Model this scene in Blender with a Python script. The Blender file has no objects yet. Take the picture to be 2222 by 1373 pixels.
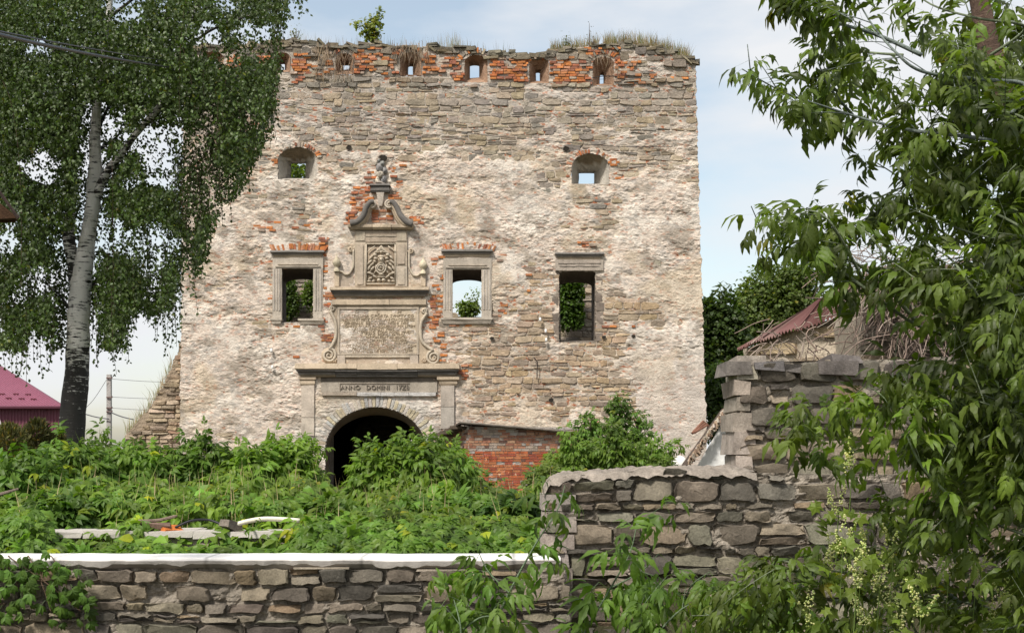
import bpy, math, random
import numpy as np
from mathutils import Vector, Matrix
import mathutils.geometry as GEO
rnd = random.Random(7)
RN = np.random.default_rng(7)
S = bpy.context.scene
COL = S.collection

# ---------------------------------------------------------------- camera, sky, sun, exposure
F = 2667.0; CX = 1111.0; HY = 990.0; EYE = 1.7
cam_d = bpy.data.cameras.new('camera'); cam = bpy.data.objects.new('camera', cam_d); COL.objects.link(cam)
cam.location = (0, 0, EYE); cam.rotation_euler = (math.radians(90), 0, 0)
cam_d.sensor_width = 36; cam_d.lens = 36*F/2222; cam_d.shift_y = (HY-686.5)/2222
cam_d.clip_start = 0.1; cam_d.clip_end = 3000
S.camera = cam
SUN_EL, SUN_AZ = 50.0, 212.0       # azimuth clockwise from +Y : light comes from behind-left of the camera
w = bpy.data.worlds.new('World'); S.world = w; w.use_nodes = True
nt = w.node_tree; nt.nodes.clear()
def N(t, ty, **kw):
    n = t.nodes.new(ty)
    for k, v in kw.items():
        if k in n.inputs: n.inputs[k].default_value = v
        else: setattr(n, k, v)
    return n
out = N(nt, 'ShaderNodeOutputWorld'); bg = N(nt, 'ShaderNodeBackground'); bg.inputs['Strength'].default_value = 0.1
sky = N(nt, 'ShaderNodeTexSky', sky_type='NISHITA', sun_disc=False); sky.sun_elevation = math.radians(SUN_EL); sky.sun_rotation = math.radians(SUN_AZ)
sky.air_density = 1.0; sky.dust_density = 2.0
tc = N(nt, 'ShaderNodeTexCoord'); mp = N(nt, 'ShaderNodeMapping'); mp.inputs['Scale'].default_value = (1.6, 1.6, 5.0); mp.inputs['Rotation'].default_value = (0, math.radians(-8), 0)
mp.inputs['Location'].default_value = (0.35, 0.1, 0.4)
nz = N(nt, 'ShaderNodeTexNoise', Scale=1.7, Detail=7.0, Roughness=0.52)
rp = N(nt, 'ShaderNodeValToRGB'); rp.color_ramp.elements[0].position = 0.38; rp.color_ramp.elements[1].position = 0.58
rp.color_ramp.elements[0].color = (0.2, 0.2, 0.2, 1); rp.color_ramp.elements[1].color = (1, 1, 1, 1)
mx = N(nt, 'ShaderNodeMix', data_type='RGBA'); 
mul = N(nt, 'ShaderNodeMix', data_type='RGBA', blend_type='MULTIPLY'); mul.inputs[0].default_value = 1; mul.inputs[7].default_value = (2.3, 2.1, 1.75, 1)
nt.links.new(tc.outputs['Generated'], mp.inputs['Vector']); nt.links.new(mp.outputs[0], nz.inputs['Vector']); nt.links.new(nz.outputs[0], rp.inputs[0])
nt.links.new(sky.outputs[0], mul.inputs[6]); nt.links.new(rp.outputs[0], mx.inputs[0]); nt.links.new(mul.outputs[2], mx.inputs[6])
mx.inputs[7].default_value = (8.0, 8.15, 8.4, 1)
nt.links.new(mx.outputs[2], bg.inputs[0]); nt.links.new(bg.outputs[0], out.inputs[0])
sd = bpy.data.lights.new('sun', 'SUN'); sun = bpy.data.objects.new('sun', sd); COL.objects.link(sun)
sd.energy = 4.6; sd.angle = math.radians(9); sd.color = (1.0, 0.95, 0.87)
_e, _a = math.radians(SUN_EL), math.radians(SUN_AZ)
_dir = Vector((math.sin(_a)*math.cos(_e), math.cos(_a)*math.cos(_e), math.sin(_e)))
sun.rotation_euler = _dir.to_track_quat('Z', 'Y').to_euler(); sun.location = (-10, -10, 30)
vs = S.view_settings; vs.view_transform = 'Standard'; vs.look = 'None'; vs.exposure = 0.12; vs.gamma = 1; vs.use_curve_mapping = False
S.render.engine = 'CYCLES'; cy = S.cycles
cy.max_bounces = 6; cy.diffuse_bounces = 3; cy.glossy_bounces = 2; cy.transmission_bounces = 3; cy.transparent_max_bounces = 4; cy.caustics_reflective = False; cy.caustics_refractive = False

# ---------------------------------------------------------------- helpers
def P(px, py, Y): return ((px-CX)*Y/F, Y, EYE+(HY-py)*Y/F)
def X_(px, Y=40.0): return (px-CX)*Y/F
def Z_(py, Y=40.0): return EYE+(HY-py)*Y/F
U = 0.015
def hsh(i, j, s):
    h = (i.astype(np.int64)*374761393 + j.astype(np.int64)*668265263 + s*1442695041) & 0xffffffff
    h = ((h ^ (h >> 13))*1274126177) & 0xffffffff
    return ((h ^ (h >> 16)) & 0xffff)/65535.0
def vn(x, y, s=0):
    x = np.asarray(x, float); y = np.asarray(y, float)
    i = np.floor(x); j = np.floor(y); fx = x-i; fy = y-j; i = i.astype(np.int64); j = j.astype(np.int64)
    fx = fx*fx*(3-2*fx); fy = fy*fy*(3-2*fy)
    return (hsh(i, j, s)*(1-fx)+hsh(i+1, j, s)*fx)*(1-fy)+(hsh(i, j+1, s)*(1-fx)+hsh(i+1, j+1, s)*fx)*fy
def fbm(x, y, s=0, o=4, g=0.5):
    a = 1; t = 0; r = 0
    for k in range(o):
        r = r+a*vn(np.asarray(x)*2**k+k*17.3, np.asarray(y)*2**k+k*9.1, s+k); t += a; a *= g
    return r/t
def tag(o, label=None, cat=None, group=None, kind=None):
    if label: o['label'] = label
    if cat: o['category'] = cat
    if group: o['group'] = group
    if kind: o['kind'] = kind
    return o
def link(o, parent=None):
    COL.objects.link(o)
    if parent is not None: o.parent = parent
    return o
def empty(name, label, cat, group=None, kind=None, loc=None, parent=None):
    o = bpy.data.objects.new(name, None); o.empty_display_size = 0.2; link(o, parent)
    return tag(o, label, cat, group, kind)
def mdata(name, V, Fc, mat, tint=None, smooth=False):
    me = bpy.data.meshes.new(name)
    V = np.asarray(V, dtype=np.float32).reshape(-1, 3)
    if isinstance(Fc, np.ndarray):
        n, k = Fc.shape; loops = Fc.reshape(-1).astype(np.int32); starts = np.arange(0, n*k, k, dtype=np.int32)
    else:
        n = len(Fc); starts = np.zeros(n, np.int32); c = 0; lp = []
        for i, f in enumerate(Fc): starts[i] = c; c += len(f); lp.extend(f)
        loops = np.array(lp, np.int32)
    me.vertices.add(len(V)); me.vertices.foreach_set('co', V.reshape(-1))
    me.loops.add(len(loops)); me.loops.foreach_set('vertex_index', loops)
    me.polygons.add(n); me.polygons.foreach_set('loop_start', starts)
    me.polygons.foreach_set('use_smooth', np.full(n, smooth))
    me.update(calc_edges=True); me.validate()
    if tint is not None:
        t = np.ones((len(V), 4), np.float32); t[:, :3] = np.asarray(tint, np.float32)
        a = me.attributes.new('tint', 'FLOAT_COLOR', 'POINT'); a.data.foreach_set('color', t.reshape(-1))
    if mat: me.materials.append(mat)
    return me
def mesh(name, V, Fc, mat, parent=None, tint=None, smooth=False):
    return link(bpy.data.objects.new(name, mdata(name, V, Fc, mat, tint, smooth)), parent)
class MB:
    def __init__(s): s.v = []; s.f = []; s.t = []; s.n = 0
    def add(s, V, Fc, tint=(1, 1, 1)):
        V = np.asarray(V, float).reshape(-1, 3); s.v.append(V)
        o = s.n
        s.f.extend([tuple(int(i)+o for i in f) for f in Fc])
        t = np.asarray(tint, float); s.t.append(np.tile(t, (len(V), 1)) if t.ndim == 1 else t); s.n += len(V)
        return s
    def build(s, name, mat, parent=None, smooth=False):
        return mesh(name, np.concatenate(s.v), s.f, mat, parent, np.concatenate(s.t), smooth)
BOXF = [(0,1,2,3),(7,6,5,4),(0,4,5,1),(1,5,6,2),(2,6,7,3),(3,7,4,0)]
def box(x0, x1, y0, y1, z0, z1, j=0):
    V = np.array([(x0,y0,z0),(x0,y0,z1),(x1,y0,z1),(x1,y0,z0),(x0,y1,z0),(x0,y1,z1),(x1,y1,z1),(x1,y1,z0)], float)
    if j: V = V+RN.uniform(-j, j, V.shape)
    return V, BOXF
def tube(pts, rad, seg=6, closed=False, cap=True):
    pts = [Vector(p) for p in pts]; n = len(pts)
    if not hasattr(rad, '__len__'): rad = [rad]*n
    V = []; Fc = []; up = None
    for i in range(n):
        d = (pts[min(i+1, n-1)]-pts[max(i-1, 0)])
        if d.length < 1e-9: d = Vector((0, 0, 1))
        d.normalize()
        if up is None:
            up = Vector((0, 1, 0)) if abs(d.y) < 0.9 else Vector((1, 0, 0))
        a = d.cross(up)
        if a.length < 1e-6: a = d.cross(Vector((1, 0, 0.3)))
        a.normalize(); b = a.cross(d); up = b
        for k in range(seg):
            t = 2*math.pi*k/seg; q = pts[i]+(a*math.cos(t)+b*math.sin(t))*rad[i]; V.append(tuple(q))
    for i in range(n-1):
        for k in range(seg):
            k2 = (k+1) % seg; Fc.append((i*seg+k, i*seg+k2, (i+1)*seg+k2, (i+1)*seg+k))
    if cap: Fc.append(tuple(range(seg-1, -1, -1))); Fc.append(tuple(range((n-1)*seg, n*seg)))
    return np.array(V), Fc
def spline(pts, n=8):
    pts = [np.array(p, float) for p in pts]; o = []
    for i in range(len(pts)-1):
        p0 = pts[max(i-1, 0)]; p1 = pts[i]; p2 = pts[i+1]; p3 = pts[min(i+2, len(pts)-1)]
        for k in range(n):
            t = k/n; o.append(0.5*((2*p1)+(-p0+p2)*t+(2*p0-5*p1+4*p2-p3)*t*t+(-p0+3*p1-3*p2+p3)*t**3))
    o.append(pts[-1]); return o
def inpoly(x, y, poly):
    x = np.asarray(x, float); y = np.asarray(y, float); c = np.zeros(x.shape, bool); n = len(poly); j = n-1
    for i in range(n):
        xi, yi = poly[i]; xj, yj = poly[j]
        if yi != yj:
            m = ((yi > y) != (yj > y)) & (x < (xj-xi)*(y-yi)/(yj-yi)+xi); c ^= m
        j = i
    return c

def inp(x, y, poly):
    c = False; j = len(poly)-1
    for i in range(len(poly)):
        xi, yi = poly[i]; xj, yj = poly[j]
        if (yi > y) != (yj > y) and x < (xj-xi)*(y-yi)/(yj-yi)+xi: c = not c
        j = i
    return c

# ---------------------------------------------------------------- materials
def mat_new(name):
    m = bpy.data.materials.new(name); m.use_nodes = True; t = m.node_tree; t.nodes.clear()
    o = N(t, 'ShaderNodeOutputMaterial'); b = N(t, 'ShaderNodeBsdfPrincipled'); t.links.new(b.outputs[0], o.inputs[0])
    return m, t, o, b
def masonry(name, s1=4.0, s2=25.0, var=0.35, bump=0.02, rough=0.95, stain=0.0, fine=140.0):
    """base = 'tint' attribute x noise; bump from layered noise in world space"""
    m, t, o, b = mat_new(name); b.inputs['Roughness'].default_value = rough; b.inputs['Specular IOR Level'].default_value = 0.2
    at = N(t, 'ShaderNodeAttribute', attribute_name='tint'); g = N(t, 'ShaderNodeNewGeometry')
    n1 = N(t, 'ShaderNodeTexNoise', Scale=s1, Detail=6.0, Roughness=0.6); n2 = N(t, 'ShaderNodeTexNoise', Scale=s2, Detail=8.0, Roughness=0.7)
    n3 = N(t, 'ShaderNodeTexNoise', Scale=fine, Detail=2.0, Roughness=0.7)
    for n in (n1, n2, n3): t.links.new(g.outputs['Position'], n.inputs['Vector'])
    r1 = N(t, 'ShaderNodeMapRange'); r1.inputs[1].default_value = 0.3; r1.inputs[2].default_value = 0.7; r1.inputs[3].default_value = 1-var; r1.inputs[4].default_value = 1+var*0.7
    r2 = N(t, 'ShaderNodeMapRange'); r2.inputs[1].default_value = 0.3; r2.inputs[2].default_value = 0.7; r2.inputs[3].default_value = 1-var*0.9; r2.inputs[4].default_value = 1+var*0.6
    t.links.new(n1.outputs[0], r1.inputs[0]); t.links.new(n2.outputs[0], r2.inputs[0])
    mu = N(t, 'ShaderNodeMath', operation='MULTIPLY'); t.links.new(r1.outputs[0], mu.inputs[0]); t.links.new(r2.outputs[0], mu.inputs[1])
    vm = N(t, 'ShaderNodeVectorMath', operation='SCALE'); t.links.new(at.outputs['Color'], vm.inputs[0]); t.links.new(mu.outputs[0], vm.inputs['Scale'])
    last = vm.outputs[0]
    if stain > 0:   # dark weathering streaks with a shape of their own (stretched vertically)
        mp_ = N(t, 'ShaderNodeMapping'); mp_.inputs['Scale'].default_value = (3.0, 3.0, 0.7); n4 = N(t, 'ShaderNodeTexNoise', Scale=2.2, Detail=6.0, Roughness=0.65)
        t.links.new(g.outputs['Position'], mp_.inputs[0]); t.links.new(mp_.outputs[0], n4.inputs['Vector'])
        r4 = N(t, 'ShaderNodeMapRange'); r4.inputs[1].default_value = 0.52; r4.inputs[2].default_value = 0.66; r4.inputs[3].default_value = 0.0; r4.inputs[4].default_value = stain
        t.links.new(n4.outputs[0], r4.inputs[0])
        mm = N(t, 'ShaderNodeMix', data_type='RGBA'); t.links.new(r4.outputs[0], mm.inputs[0]); t.links.new(last, mm.inputs[6]); mm.inputs[7].default_value = (0.05, 0.045, 0.04, 1)
        last = mm.outputs[2]
    t.links.new(last, b.inputs['Base Color'])
    ad = N(t, 'ShaderNodeMath', operation='MULTIPLY_ADD'); ad.inputs[1].default_value = 0.35; t.links.new(n3.outputs[0], ad.inputs[0]); t.links.new(n2.outputs[0], ad.inputs[2])
    bp = N(t, 'ShaderNodeBump'); bp.inputs['Strength'].default_value = 1.0; bp.inputs['Distance'].default_value = bump
    t.links.new(ad.outputs[0], bp.inputs['Height']); t.links.new(bp.outputs[0], b.inputs['Normal'])
    return m
M = {}
M['facade'] = masonry('facade_plaster', 1.6, 14.0, 0.20, 0.05, fine=60.0)
M['stone'] = masonry('rubble_stone', 3.0, 16.0, 0.30, 0.045, fine=60.0)
M['brick'] = masonry('old_brick', 5.0, 30.0, 0.35, 0.02)
M['carved'] = masonry('carved_limestone', 2.0, 22.0, 0.22, 0.02, stain=0.22)
M['near_stone'] = masonry('near_rubble_stone', 5.0, 55.0, 0.42, 0.011, fine=220.0)
M['near_mortar'] = masonry('near_mortar', 9.0, 60.0, 0.35, 0.018, fine=160.0)
M['paint'] = masonry('whitewash', 3.0, 20.0, 0.06, 0.01)
M['dark'] = masonry('dark_interior', 3.0, 20.0, 0.2, 0.02)
M['soil'] = masonry('soil', 2.0, 12.0, 0.3, 0.05)
M['wood'] = masonry('weathered_wood', 6.0, 40.0, 0.35, 0.01)
M['bark'] = masonry('bark', 8.0, 40.0, 0.3, 0.02)
M['metal'] = masonry('painted_metal', 1.0, 8.0, 0.08, 0.002, rough=0.45)
M['plastic'] = masonry('plastic', 3.0, 20.0, 0.08, 0.002, rough=0.4)
def leafmat(name, trans=0.35, rough=0.5, var=0.25, spec=0.35):
    m, t, o, b = mat_new(name); b.inputs['Roughness'].default_value = rough; b.inputs['Specular IOR Level'].default_value = spec
    at = N(t, 'ShaderNodeAttribute', attribute_name='tint'); oi = N(t, 'ShaderNodeObjectInfo'); g = N(t, 'ShaderNodeNewGeometry')
    n1 = N(t, 'ShaderNodeTexNoise', Scale=1.3, Detail=3.0); t.links.new(g.outputs['Position'], n1.inputs['Vector'])
    r1 = N(t, 'ShaderNodeMapRange'); r1.inputs[1].default_value = 0.3; r1.inputs[2].default_value = 0.7; r1.inputs[3].default_value = 1-var; r1.inputs[4].default_value = 1+var
    t.links.new(n1.outputs[0], r1.inputs[0])
    r2 = N(t, 'ShaderNodeMapRange'); r2.inputs[3].default_value = 0.75; r2.inputs[4].default_value = 1.25; t.links.new(oi.outputs['Random'], r2.inputs[0])
    mu = N(t, 'ShaderNodeMath', operation='MULTIPLY'); t.links.new(r1.outputs[0], mu.inputs[0]); t.links.new(r2.outputs[0], mu.inputs[1])
    vm = N(t, 'ShaderNodeVectorMath', operation='SCALE'); t.links.new(at.outputs['Color'], vm.inputs[0]); t.links.new(mu.outputs[0], vm.inputs['Scale'])
    t.links.new(vm.outputs[0], b.inputs['Base Color'])
    tr = N(t, 'ShaderNodeBsdfTranslucent'); v2 = N(t, 'ShaderNodeVectorMath', operation='MULTIPLY'); t.links.new(vm.outputs[0], v2.inputs[0]); v2.inputs[1].default_value = (1.5, 1.6, 0.6)
    t.links.new(v2.outputs[0], tr.inputs['Color'])
    ms = N(t, 'ShaderNodeMixShader'); ms.inputs[0].default_value = trans; t.links.new(b.outputs[0], ms.inputs[1]); t.links.new(tr.outputs[0], ms.inputs[2]); t.links.new(ms.outputs[0], o.inputs[0])
    return m
M['leaf'] = leafmat('leaf', 0.42)
M['birch_leaf'] = leafmat('birch_leaf', 0.25, 0.45, 0.3)
M['dry'] = leafmat('dry_grass', 0.2, 0.8)
# birch bark : white with dark horizontal lenticels and fissures
m, t, o, b = mat_new('birch_bark'); b.inputs['Roughness'].default_value = 0.8
at = N(t, 'ShaderNodeAttribute', attribute_name='tint'); g = N(t, 'ShaderNodeNewGeometry'); mp1 = N(t, 'ShaderNodeMapping'); mp1.inputs['Scale'].default_value = (2.2, 2.2, 13)
n1 = N(t, 'ShaderNodeTexNoise', Scale=2.2, Detail=7.0, Roughness=0.7); t.links.new(g.outputs['Position'], mp1.inputs[0]); t.links.new(mp1.outputs[0], n1.inputs['Vector'])
r = N(t, 'ShaderNodeValToRGB'); r.color_ramp.elements[0].position = 0.455; r.color_ramp.elements[0].color = (0.025, 0.022, 0.02, 1); r.color_ramp.elements[1].position = 0.53; r.color_ramp.elements[1].color = (0.80, 0.77, 0.73, 1)
n2 = N(t, 'ShaderNodeTexNoise', Scale=5.0, Detail=6.0, Roughness=0.7); t.links.new(g.outputs['Position'], n2.inputs['Vector'])
ax = N(t, 'ShaderNodeMath', operation='MULTIPLY_ADD'); ax.inputs[1].default_value = 0.5; t.links.new(n2.outputs[0], ax.inputs[0]); 
sb = N(t, 'ShaderNodeSeparateColor'); t.links.new(at.outputs['Color'], sb.inputs[0]); t.links.new(sb.outputs[0], ax.inputs[2])   # tint.r shifts towards dark bark at the foot
s2 = N(t, 'ShaderNodeMath', operation='ADD'); t.links.new(n1.outputs[0], s2.inputs[0]); s3 = N(t, 'ShaderNodeMath', operation='SUBTRACT'); t.links.new(s2.outputs[0], s3.inputs[0]); s3.inputs[1].default_value = 0.25; t.links.new(ax.outputs[0], s2.inputs[1])
t.links.new(s3.outputs[0], r.inputs[0]); t.links.new(r.outputs[0], b.inputs['Base Color'])
bp = N(t, 'ShaderNodeBump'); bp.inputs['Distance'].default_value = 0.02; t.links.new(s3.outputs[0], bp.inputs['Height']); t.links.new(bp.outputs[0], b.inputs['Normal'])
M['birch_bark'] = m

# ---------------------------------------------------------------- masonry pieces
class Pieces:
    """collects pieces; the biggest become objects of their own, the rest one part"""
    def __init__(s, name, mat, limit=300): s.name = name; s.mat = mat; s.L = limit; s.p = []
    def add(s, V, Fc, tint, size): s.p.append((size, np.asarray(V, float), Fc, tint))
    def build(s, parent, rest=None):
        s.p.sort(key=lambda q: -q[0])
        for sz, V, Fc, tn in s.p[:s.L]:
            c = V.mean(axis=0); o = mesh(s.name, V-c, Fc, s.mat, parent, np.tile(np.asarray(tn, float), (len(V), 1))); o.location = c
        r = s.p[s.L:]
        if r:
            mb = MB()
            for sz, V, Fc, tn in r: mb.add(V, Fc, tn)
            tag(mb.build(rest or 'small_'+s.name+'s', s.mat, parent), kind='stuff')
def stone_piece(corners, fr, depth, prot, jit, tilt=0.02, rings=1, sub=2, rough=0.01, rng=rnd):
    """corners: 4 (u,v) CCW; fr(u,v,d) -> world point with d measured out of the wall."""
    c = [np.array(q, float) for q in corners]; pts = []
    for i in range(4):
        a = c[i]; b_ = c[(i+1) % 4]; L = np.linalg.norm(b_-a)
        k0 = 0.10+0.10*rng.random(); k1 = 1-0.10-0.10*rng.random()
        ks = [k0]+[k0+(k1-k0)*(q+1)/(sub) for q in range(sub-1)]+[k1]
        nrm = np.array([-(b_-a)[1], (b_-a)[0]])/max(L, 1e-6)
        for k in ks: pts.append(a+(b_-a)*k+nrm*rng.uniform(-0.2, 1)*jit)
    n = len(pts); cen = sum(pts)/n; V = []; Fc = []
    tu, tv = rng.uniform(-tilt, tilt), rng.uniform(-tilt, tilt)
    w_ = max(abs(c[1][0]-c[0][0]), 0.05); h_ = max(abs(c[2][1]-c[1][1]), 0.05)
    def hd(q): return prot+tu*(q[0]-cen[0])/w_*2+tv*(q[1]-cen[1])/h_*2
    for q in pts: V.append(fr(q[0], q[1], -depth))
    bev = min(0.018, 0.09*min(w_, h_))+0.0
    for q in pts: V.append(fr(q[0], q[1], hd(q)-bev*rng.uniform(1.0, 1.9)))
    if rings == 2:      # split-stone face: the lowest of a few tilted planes over a Delaunay net
        pls = [(0.0, 0.0, 0.0)]+[(rng.uniform(-.30, .30), rng.uniform(-.34, .34), rng.uniform(.0, .016)) for _ in range(4)]
        def hf(q): dx, dy = q[0]-cen[0], q[1]-cen[1]; return hd(q)+min(p[0]*dx+p[1]*dy+p[2]+.004 for p in pls[1:]+[(0, 0, 0)])+rng.uniform(-.5, .5)*rough*.6
        ring = [cen+(q-cen)*(1-rng.uniform(.05, .13)) for q in pts]; inn = []
        for _ in range(16):
            k = rng.randrange(n); f = rng.random()**.6*.78; qa = ring[k]*(1-.5)+ring[(k+1) % n]*.5; inn.append(cen+(qa-cen)*f)
        P2 = [Vector((float(q[0]), float(q[1]))) for q in ring+inn]
        ed = [(k, (k+1) % n) for k in range(n)]
        vo, _, fo, ov, _, _ = GEO.delaunay_2d_cdt(P2, ed, [list(range(n))], 1, 1e-5)
        idm = {}
        for i_, v_ in enumerate(vo):
            o0 = ov[i_][0] if ov[i_] else None; idm[i_] = len(V); V.append(fr(v_.x, v_.y, hf((v_.x, v_.y))))
            if o0 is not None and o0 < n: idm[('r', o0)] = idm[i_]
        for k in range(n):
            k2 = (k+1) % n; Fc.append((k, k2, n+k2, n+k))
            if ('r', k) in idm and ('r', k2) in idm: Fc.append((n+k, n+k2, idm[('r', k2)], idm[('r', k)]))
        for f_ in fo: Fc.append(tuple(idm[i_] for i_ in f_))
        return np.array(V), Fc
    ce2 = cen+np.array((rng.uniform(-.24, .24)*w_, rng.uniform(-.2, .2)*h_))
    for r_ in range(rings):
        s_ = 1-(0.10+0.34*r_); cc = cen if r_ == 0 else ce2
        for q in pts:
            q2 = cc+(q-cc)*(s_+rng.uniform(-.05, .05)*(1+2*r_)); V.append(fr(q2[0], q2[1], hd(q2)+rng.uniform(-rough, rough)*(1+r_)))
    V.append(fr(ce2[0], ce2[1], hd(ce2)+rng.uniform(-rough, rough*1.5)))
    L = rings+2
    for r_ in range(L-1):
        for k in range(n):
            k2 = (k+1) % n; Fc.append((r_*n+k, r_*n+k2, (r_+1)*n+k2, (r_+1)*n+k))
    for k in range(n): Fc.append(((L-1)*n+k, (L-1)*n+(k+1) % n, L*n))
    return np.array(V), Fc
def rubble(u0, u1, v0, v1, hmin, hmax, wmin, wmax, wav=0.03, gap=0.015, seed=1, split=0.18, rng=None):
    """courses of irregular stones in a (u,v) rectangle -> list of 4-corner cells"""
    rng = rng or random.Random(seed); cells = []; v = v0; k = 0
    def wv(u, k, v): return v+wav*2*(float(fbm(u*0.9+k*7.7, k*3.1, seed+k, 3))-0.5) if 0 < k else v
    bounds = [v0]
    while bounds[-1] < v1-hmin*0.5: bounds.append(bounds[-1]+rng.uniform(hmin, hmax))
    for k in range(len(bounds)-1):
        u = u0-rng.uniform(0, wmax*0.5); sl = 0; h = bounds[k+1]-bounds[k]
        while u < u1:
            w_ = rng.uniform(wmin, wmax)*(0.6+0.6*h/hmax); sr = rng.uniform(-0.14, 0.14)*h
            a, b2 = max(u, u0), min(u+w_, u1)
            if b2-a > wmin*0.35:
                g_ = gap*rng.uniform(.5, 1.4)
                bl = (a+sl+g_/2, wv(a, k, bounds[k])+g_/2); br = (b2+sr-g_/2, wv(b2, k, bounds[k])+g_/2)
                tr_ = (b2-sr-g_/2, wv(b2, k+1, bounds[k+1])-g_/2); tl = (a-sl+g_/2, wv(a, k+1, bounds[k+1])-g_/2)
                q = rng.random()
                if q < split and h > hmin*1.15:
                    f = rng.uniform(.35, .65); ml = tuple(np.array(bl)*(1-f)+np.array(tl)*f); mr = tuple(np.array(br)*(1-f)+np.array(tr_)*f)
                    cells.append([bl, br, (mr[0], mr[1]-g_/2), (ml[0], ml[1]-g_/2)]); cells.append([(ml[0], ml[1]+g_/2), (mr[0], mr[1]+g_/2), tr_, tl])
                else: cells.append([bl, br, tr_, tl])
            u += w_; sl = sr
    return cells
def pick(pal, rng=rnd, v=0.12):
    c = np.array(rng.choice(pal)); return np.clip(c*rng.uniform(1-v, 1+v)*np.array([rng.uniform(.975, 1.025) for _ in range(3)]), 0.01, 0.9)
PAL_T = [(0.37,0.305,0.235),(0.34,0.285,0.225),(0.41,0.335,0.25),(0.32,0.275,0.225),(0.30,0.265,0.23),(0.41,0.34,0.245),(0.37,0.295,0.205),(0.27,0.24,0.205),(0.40,0.345,0.28)]
PAL_B = [(0.40,0.17,0.075),(0.46,0.175,0.06),(0.44,0.15,0.06),(0.56,0.22,0.08),(0.38,0.145,0.08),(0.46,0.23,0.14),(0.30,0.13,0.085)]
PAL_N = [(0.19,0.17,0.145),(0.23,0.20,0.165),(0.145,0.135,0.12),(0.27,0.23,0.18),(0.20,0.195,0.16),(0.21,0.185,0.16),(0.15,0.135,0.12),(0.27,0.24,0.195),(0.17,0.162,0.145),(0.235,0.185,0.135),(0.18,0.16,0.14),(0.12,0.112,0.105)]
PAL_N = [(a*1.04, b*.99, c*.90) for a, b, c in PAL_N]

# ---------------------------------------------------------------- ground
gv = []; xs = np.linspace(-400, 400, 41); ys = np.concatenate([np.linspace(-60, 11.2, 20), [11.24], np.linspace(11.5, 60, 40), np.linspace(70, 900, 20)])
XX, YY = np.meshgrid(xs, ys)
ZZ = np.where(YY < 11.22, 0.0, 0.62)+np.where(YY > 12, 0.08*np.clip((YY-12)/3, 0, 1), 0)
nx, ny = len(xs), len(ys); ii = np.arange(nx*ny).reshape(ny, nx)
Fq = np.stack([ii[:-1, :-1].ravel(), ii[:-1, 1:].ravel(), ii[1:, 1:].ravel(), ii[1:, :-1].ravel()], 1)
GV = np.stack([XX.ravel(), YY.ravel(), ZZ.ravel()], 1)
tag(mesh('ground', GV, Fq, M['soil'], None, np.tile((0.09, 0.085, 0.045), (len(GV), 1))), 'weedy dark soil under the plants and the walls', kind='structure')

# ================================================================= TOWER
YT = 40.0
tower = empty('castle_tower', 'big ruined square stone gate tower with peeling beige plaster and carved portal', 'castle tower')
topx = [380,600,640,690,705,760,800,870,950,1000,1040,1060,1085,1110,1114,1140,1165,1195,1240,1290,1340,1400,1440,1480,1508,1530]
topv = [108,94,86,90,98,101,96,98,105,105,110,120,113,116,124,115,122,110,102,99,99,101,108,121,130,134]
def topy(px): return np.interp(px, topx, topv)+6*(vn(np.asarray(px)/14.0, 0.0, 91)-0.5)*1.2
def arch_outline(x0, x1, yt, ys_, yb, n=13):
    """points CCW seen from the front in px : bottom-left, left side up, arc, right side down, bottom-right"""
    cx = (x0+x1)/2; a = (x1-x0)/2; pts = [(x0, yb), (x0, (yb+ys_)/2)]
    for k in range(n): th = math.pi*(1-k/(n-1)); pts.append((cx+a*math.cos(th), ys_-(ys_-yt)*math.sin(th)))
    pts += [(x1, (yb+ys_)/2), (x1, yb)]; return pts
def xe_l(v): return 390+(1000-v)*0.012
def xe_r(v): return 1508+(v-130)*0.030
G_A, G_B, G_S = 110, 95, 978
HOLES = []   # (outline px front, outline px inner as seen in photo, inner depth, tint front part, name)
small = [(604,688,320,348,389, 630,664,353,353,387), (1240,1322,334,362,400, 1256,1290,374,374,399)]
niches = [(438,486,112,126,160, 456,468,128,128,150),(594,630,114,126,157, 606,617,133,134,152),(728,766,116,130,162, 742,757,136,136,152),(868,914,114,130,165, 884,896,138,140,163),
          (1008,1058,120,136,180, 1019,1040,136,138,169),(1148,1191,126,138,182, 1163,1172,152,153,175),(1286,1332,124,138,186, 1302,1311,157,158,182)]
framed = [(612,680,583,583.5,700),(982,1045,585,585.5,691)]
win3 = [(1213,742),(1212,590),(1250,588),(1292,594),(1293,640),(1295,700),(1290,735),(1250,744)]
PLOT = []
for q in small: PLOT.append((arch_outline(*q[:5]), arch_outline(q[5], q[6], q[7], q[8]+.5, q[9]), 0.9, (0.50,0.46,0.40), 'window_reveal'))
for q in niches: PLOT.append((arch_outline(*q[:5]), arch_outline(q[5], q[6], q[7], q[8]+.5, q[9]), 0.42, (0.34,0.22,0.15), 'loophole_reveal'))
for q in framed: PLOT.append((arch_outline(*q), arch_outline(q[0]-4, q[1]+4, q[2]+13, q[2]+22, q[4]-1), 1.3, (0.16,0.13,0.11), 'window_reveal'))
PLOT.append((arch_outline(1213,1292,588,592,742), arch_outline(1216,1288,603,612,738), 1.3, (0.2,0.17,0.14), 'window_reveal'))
gate_out = [(CX0, 0) for CX0 in []]
gc = 816
def gate_outline(a, b, s, n=25): 
    pts = [(gc-a, 1062), (gc-a, (1062+s)/2)]
    for k in range(n): th = math.pi*(1-k/(n-1)); pts.append((gc+a*math.cos(th), s-b*math.sin(th)))
    return pts+[(gc+a, (1062+s)/2), (gc+a, 1062)]
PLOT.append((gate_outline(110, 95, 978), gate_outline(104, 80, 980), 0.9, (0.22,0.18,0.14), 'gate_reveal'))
holes_pts = [p[0] for p in PLOT]
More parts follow.
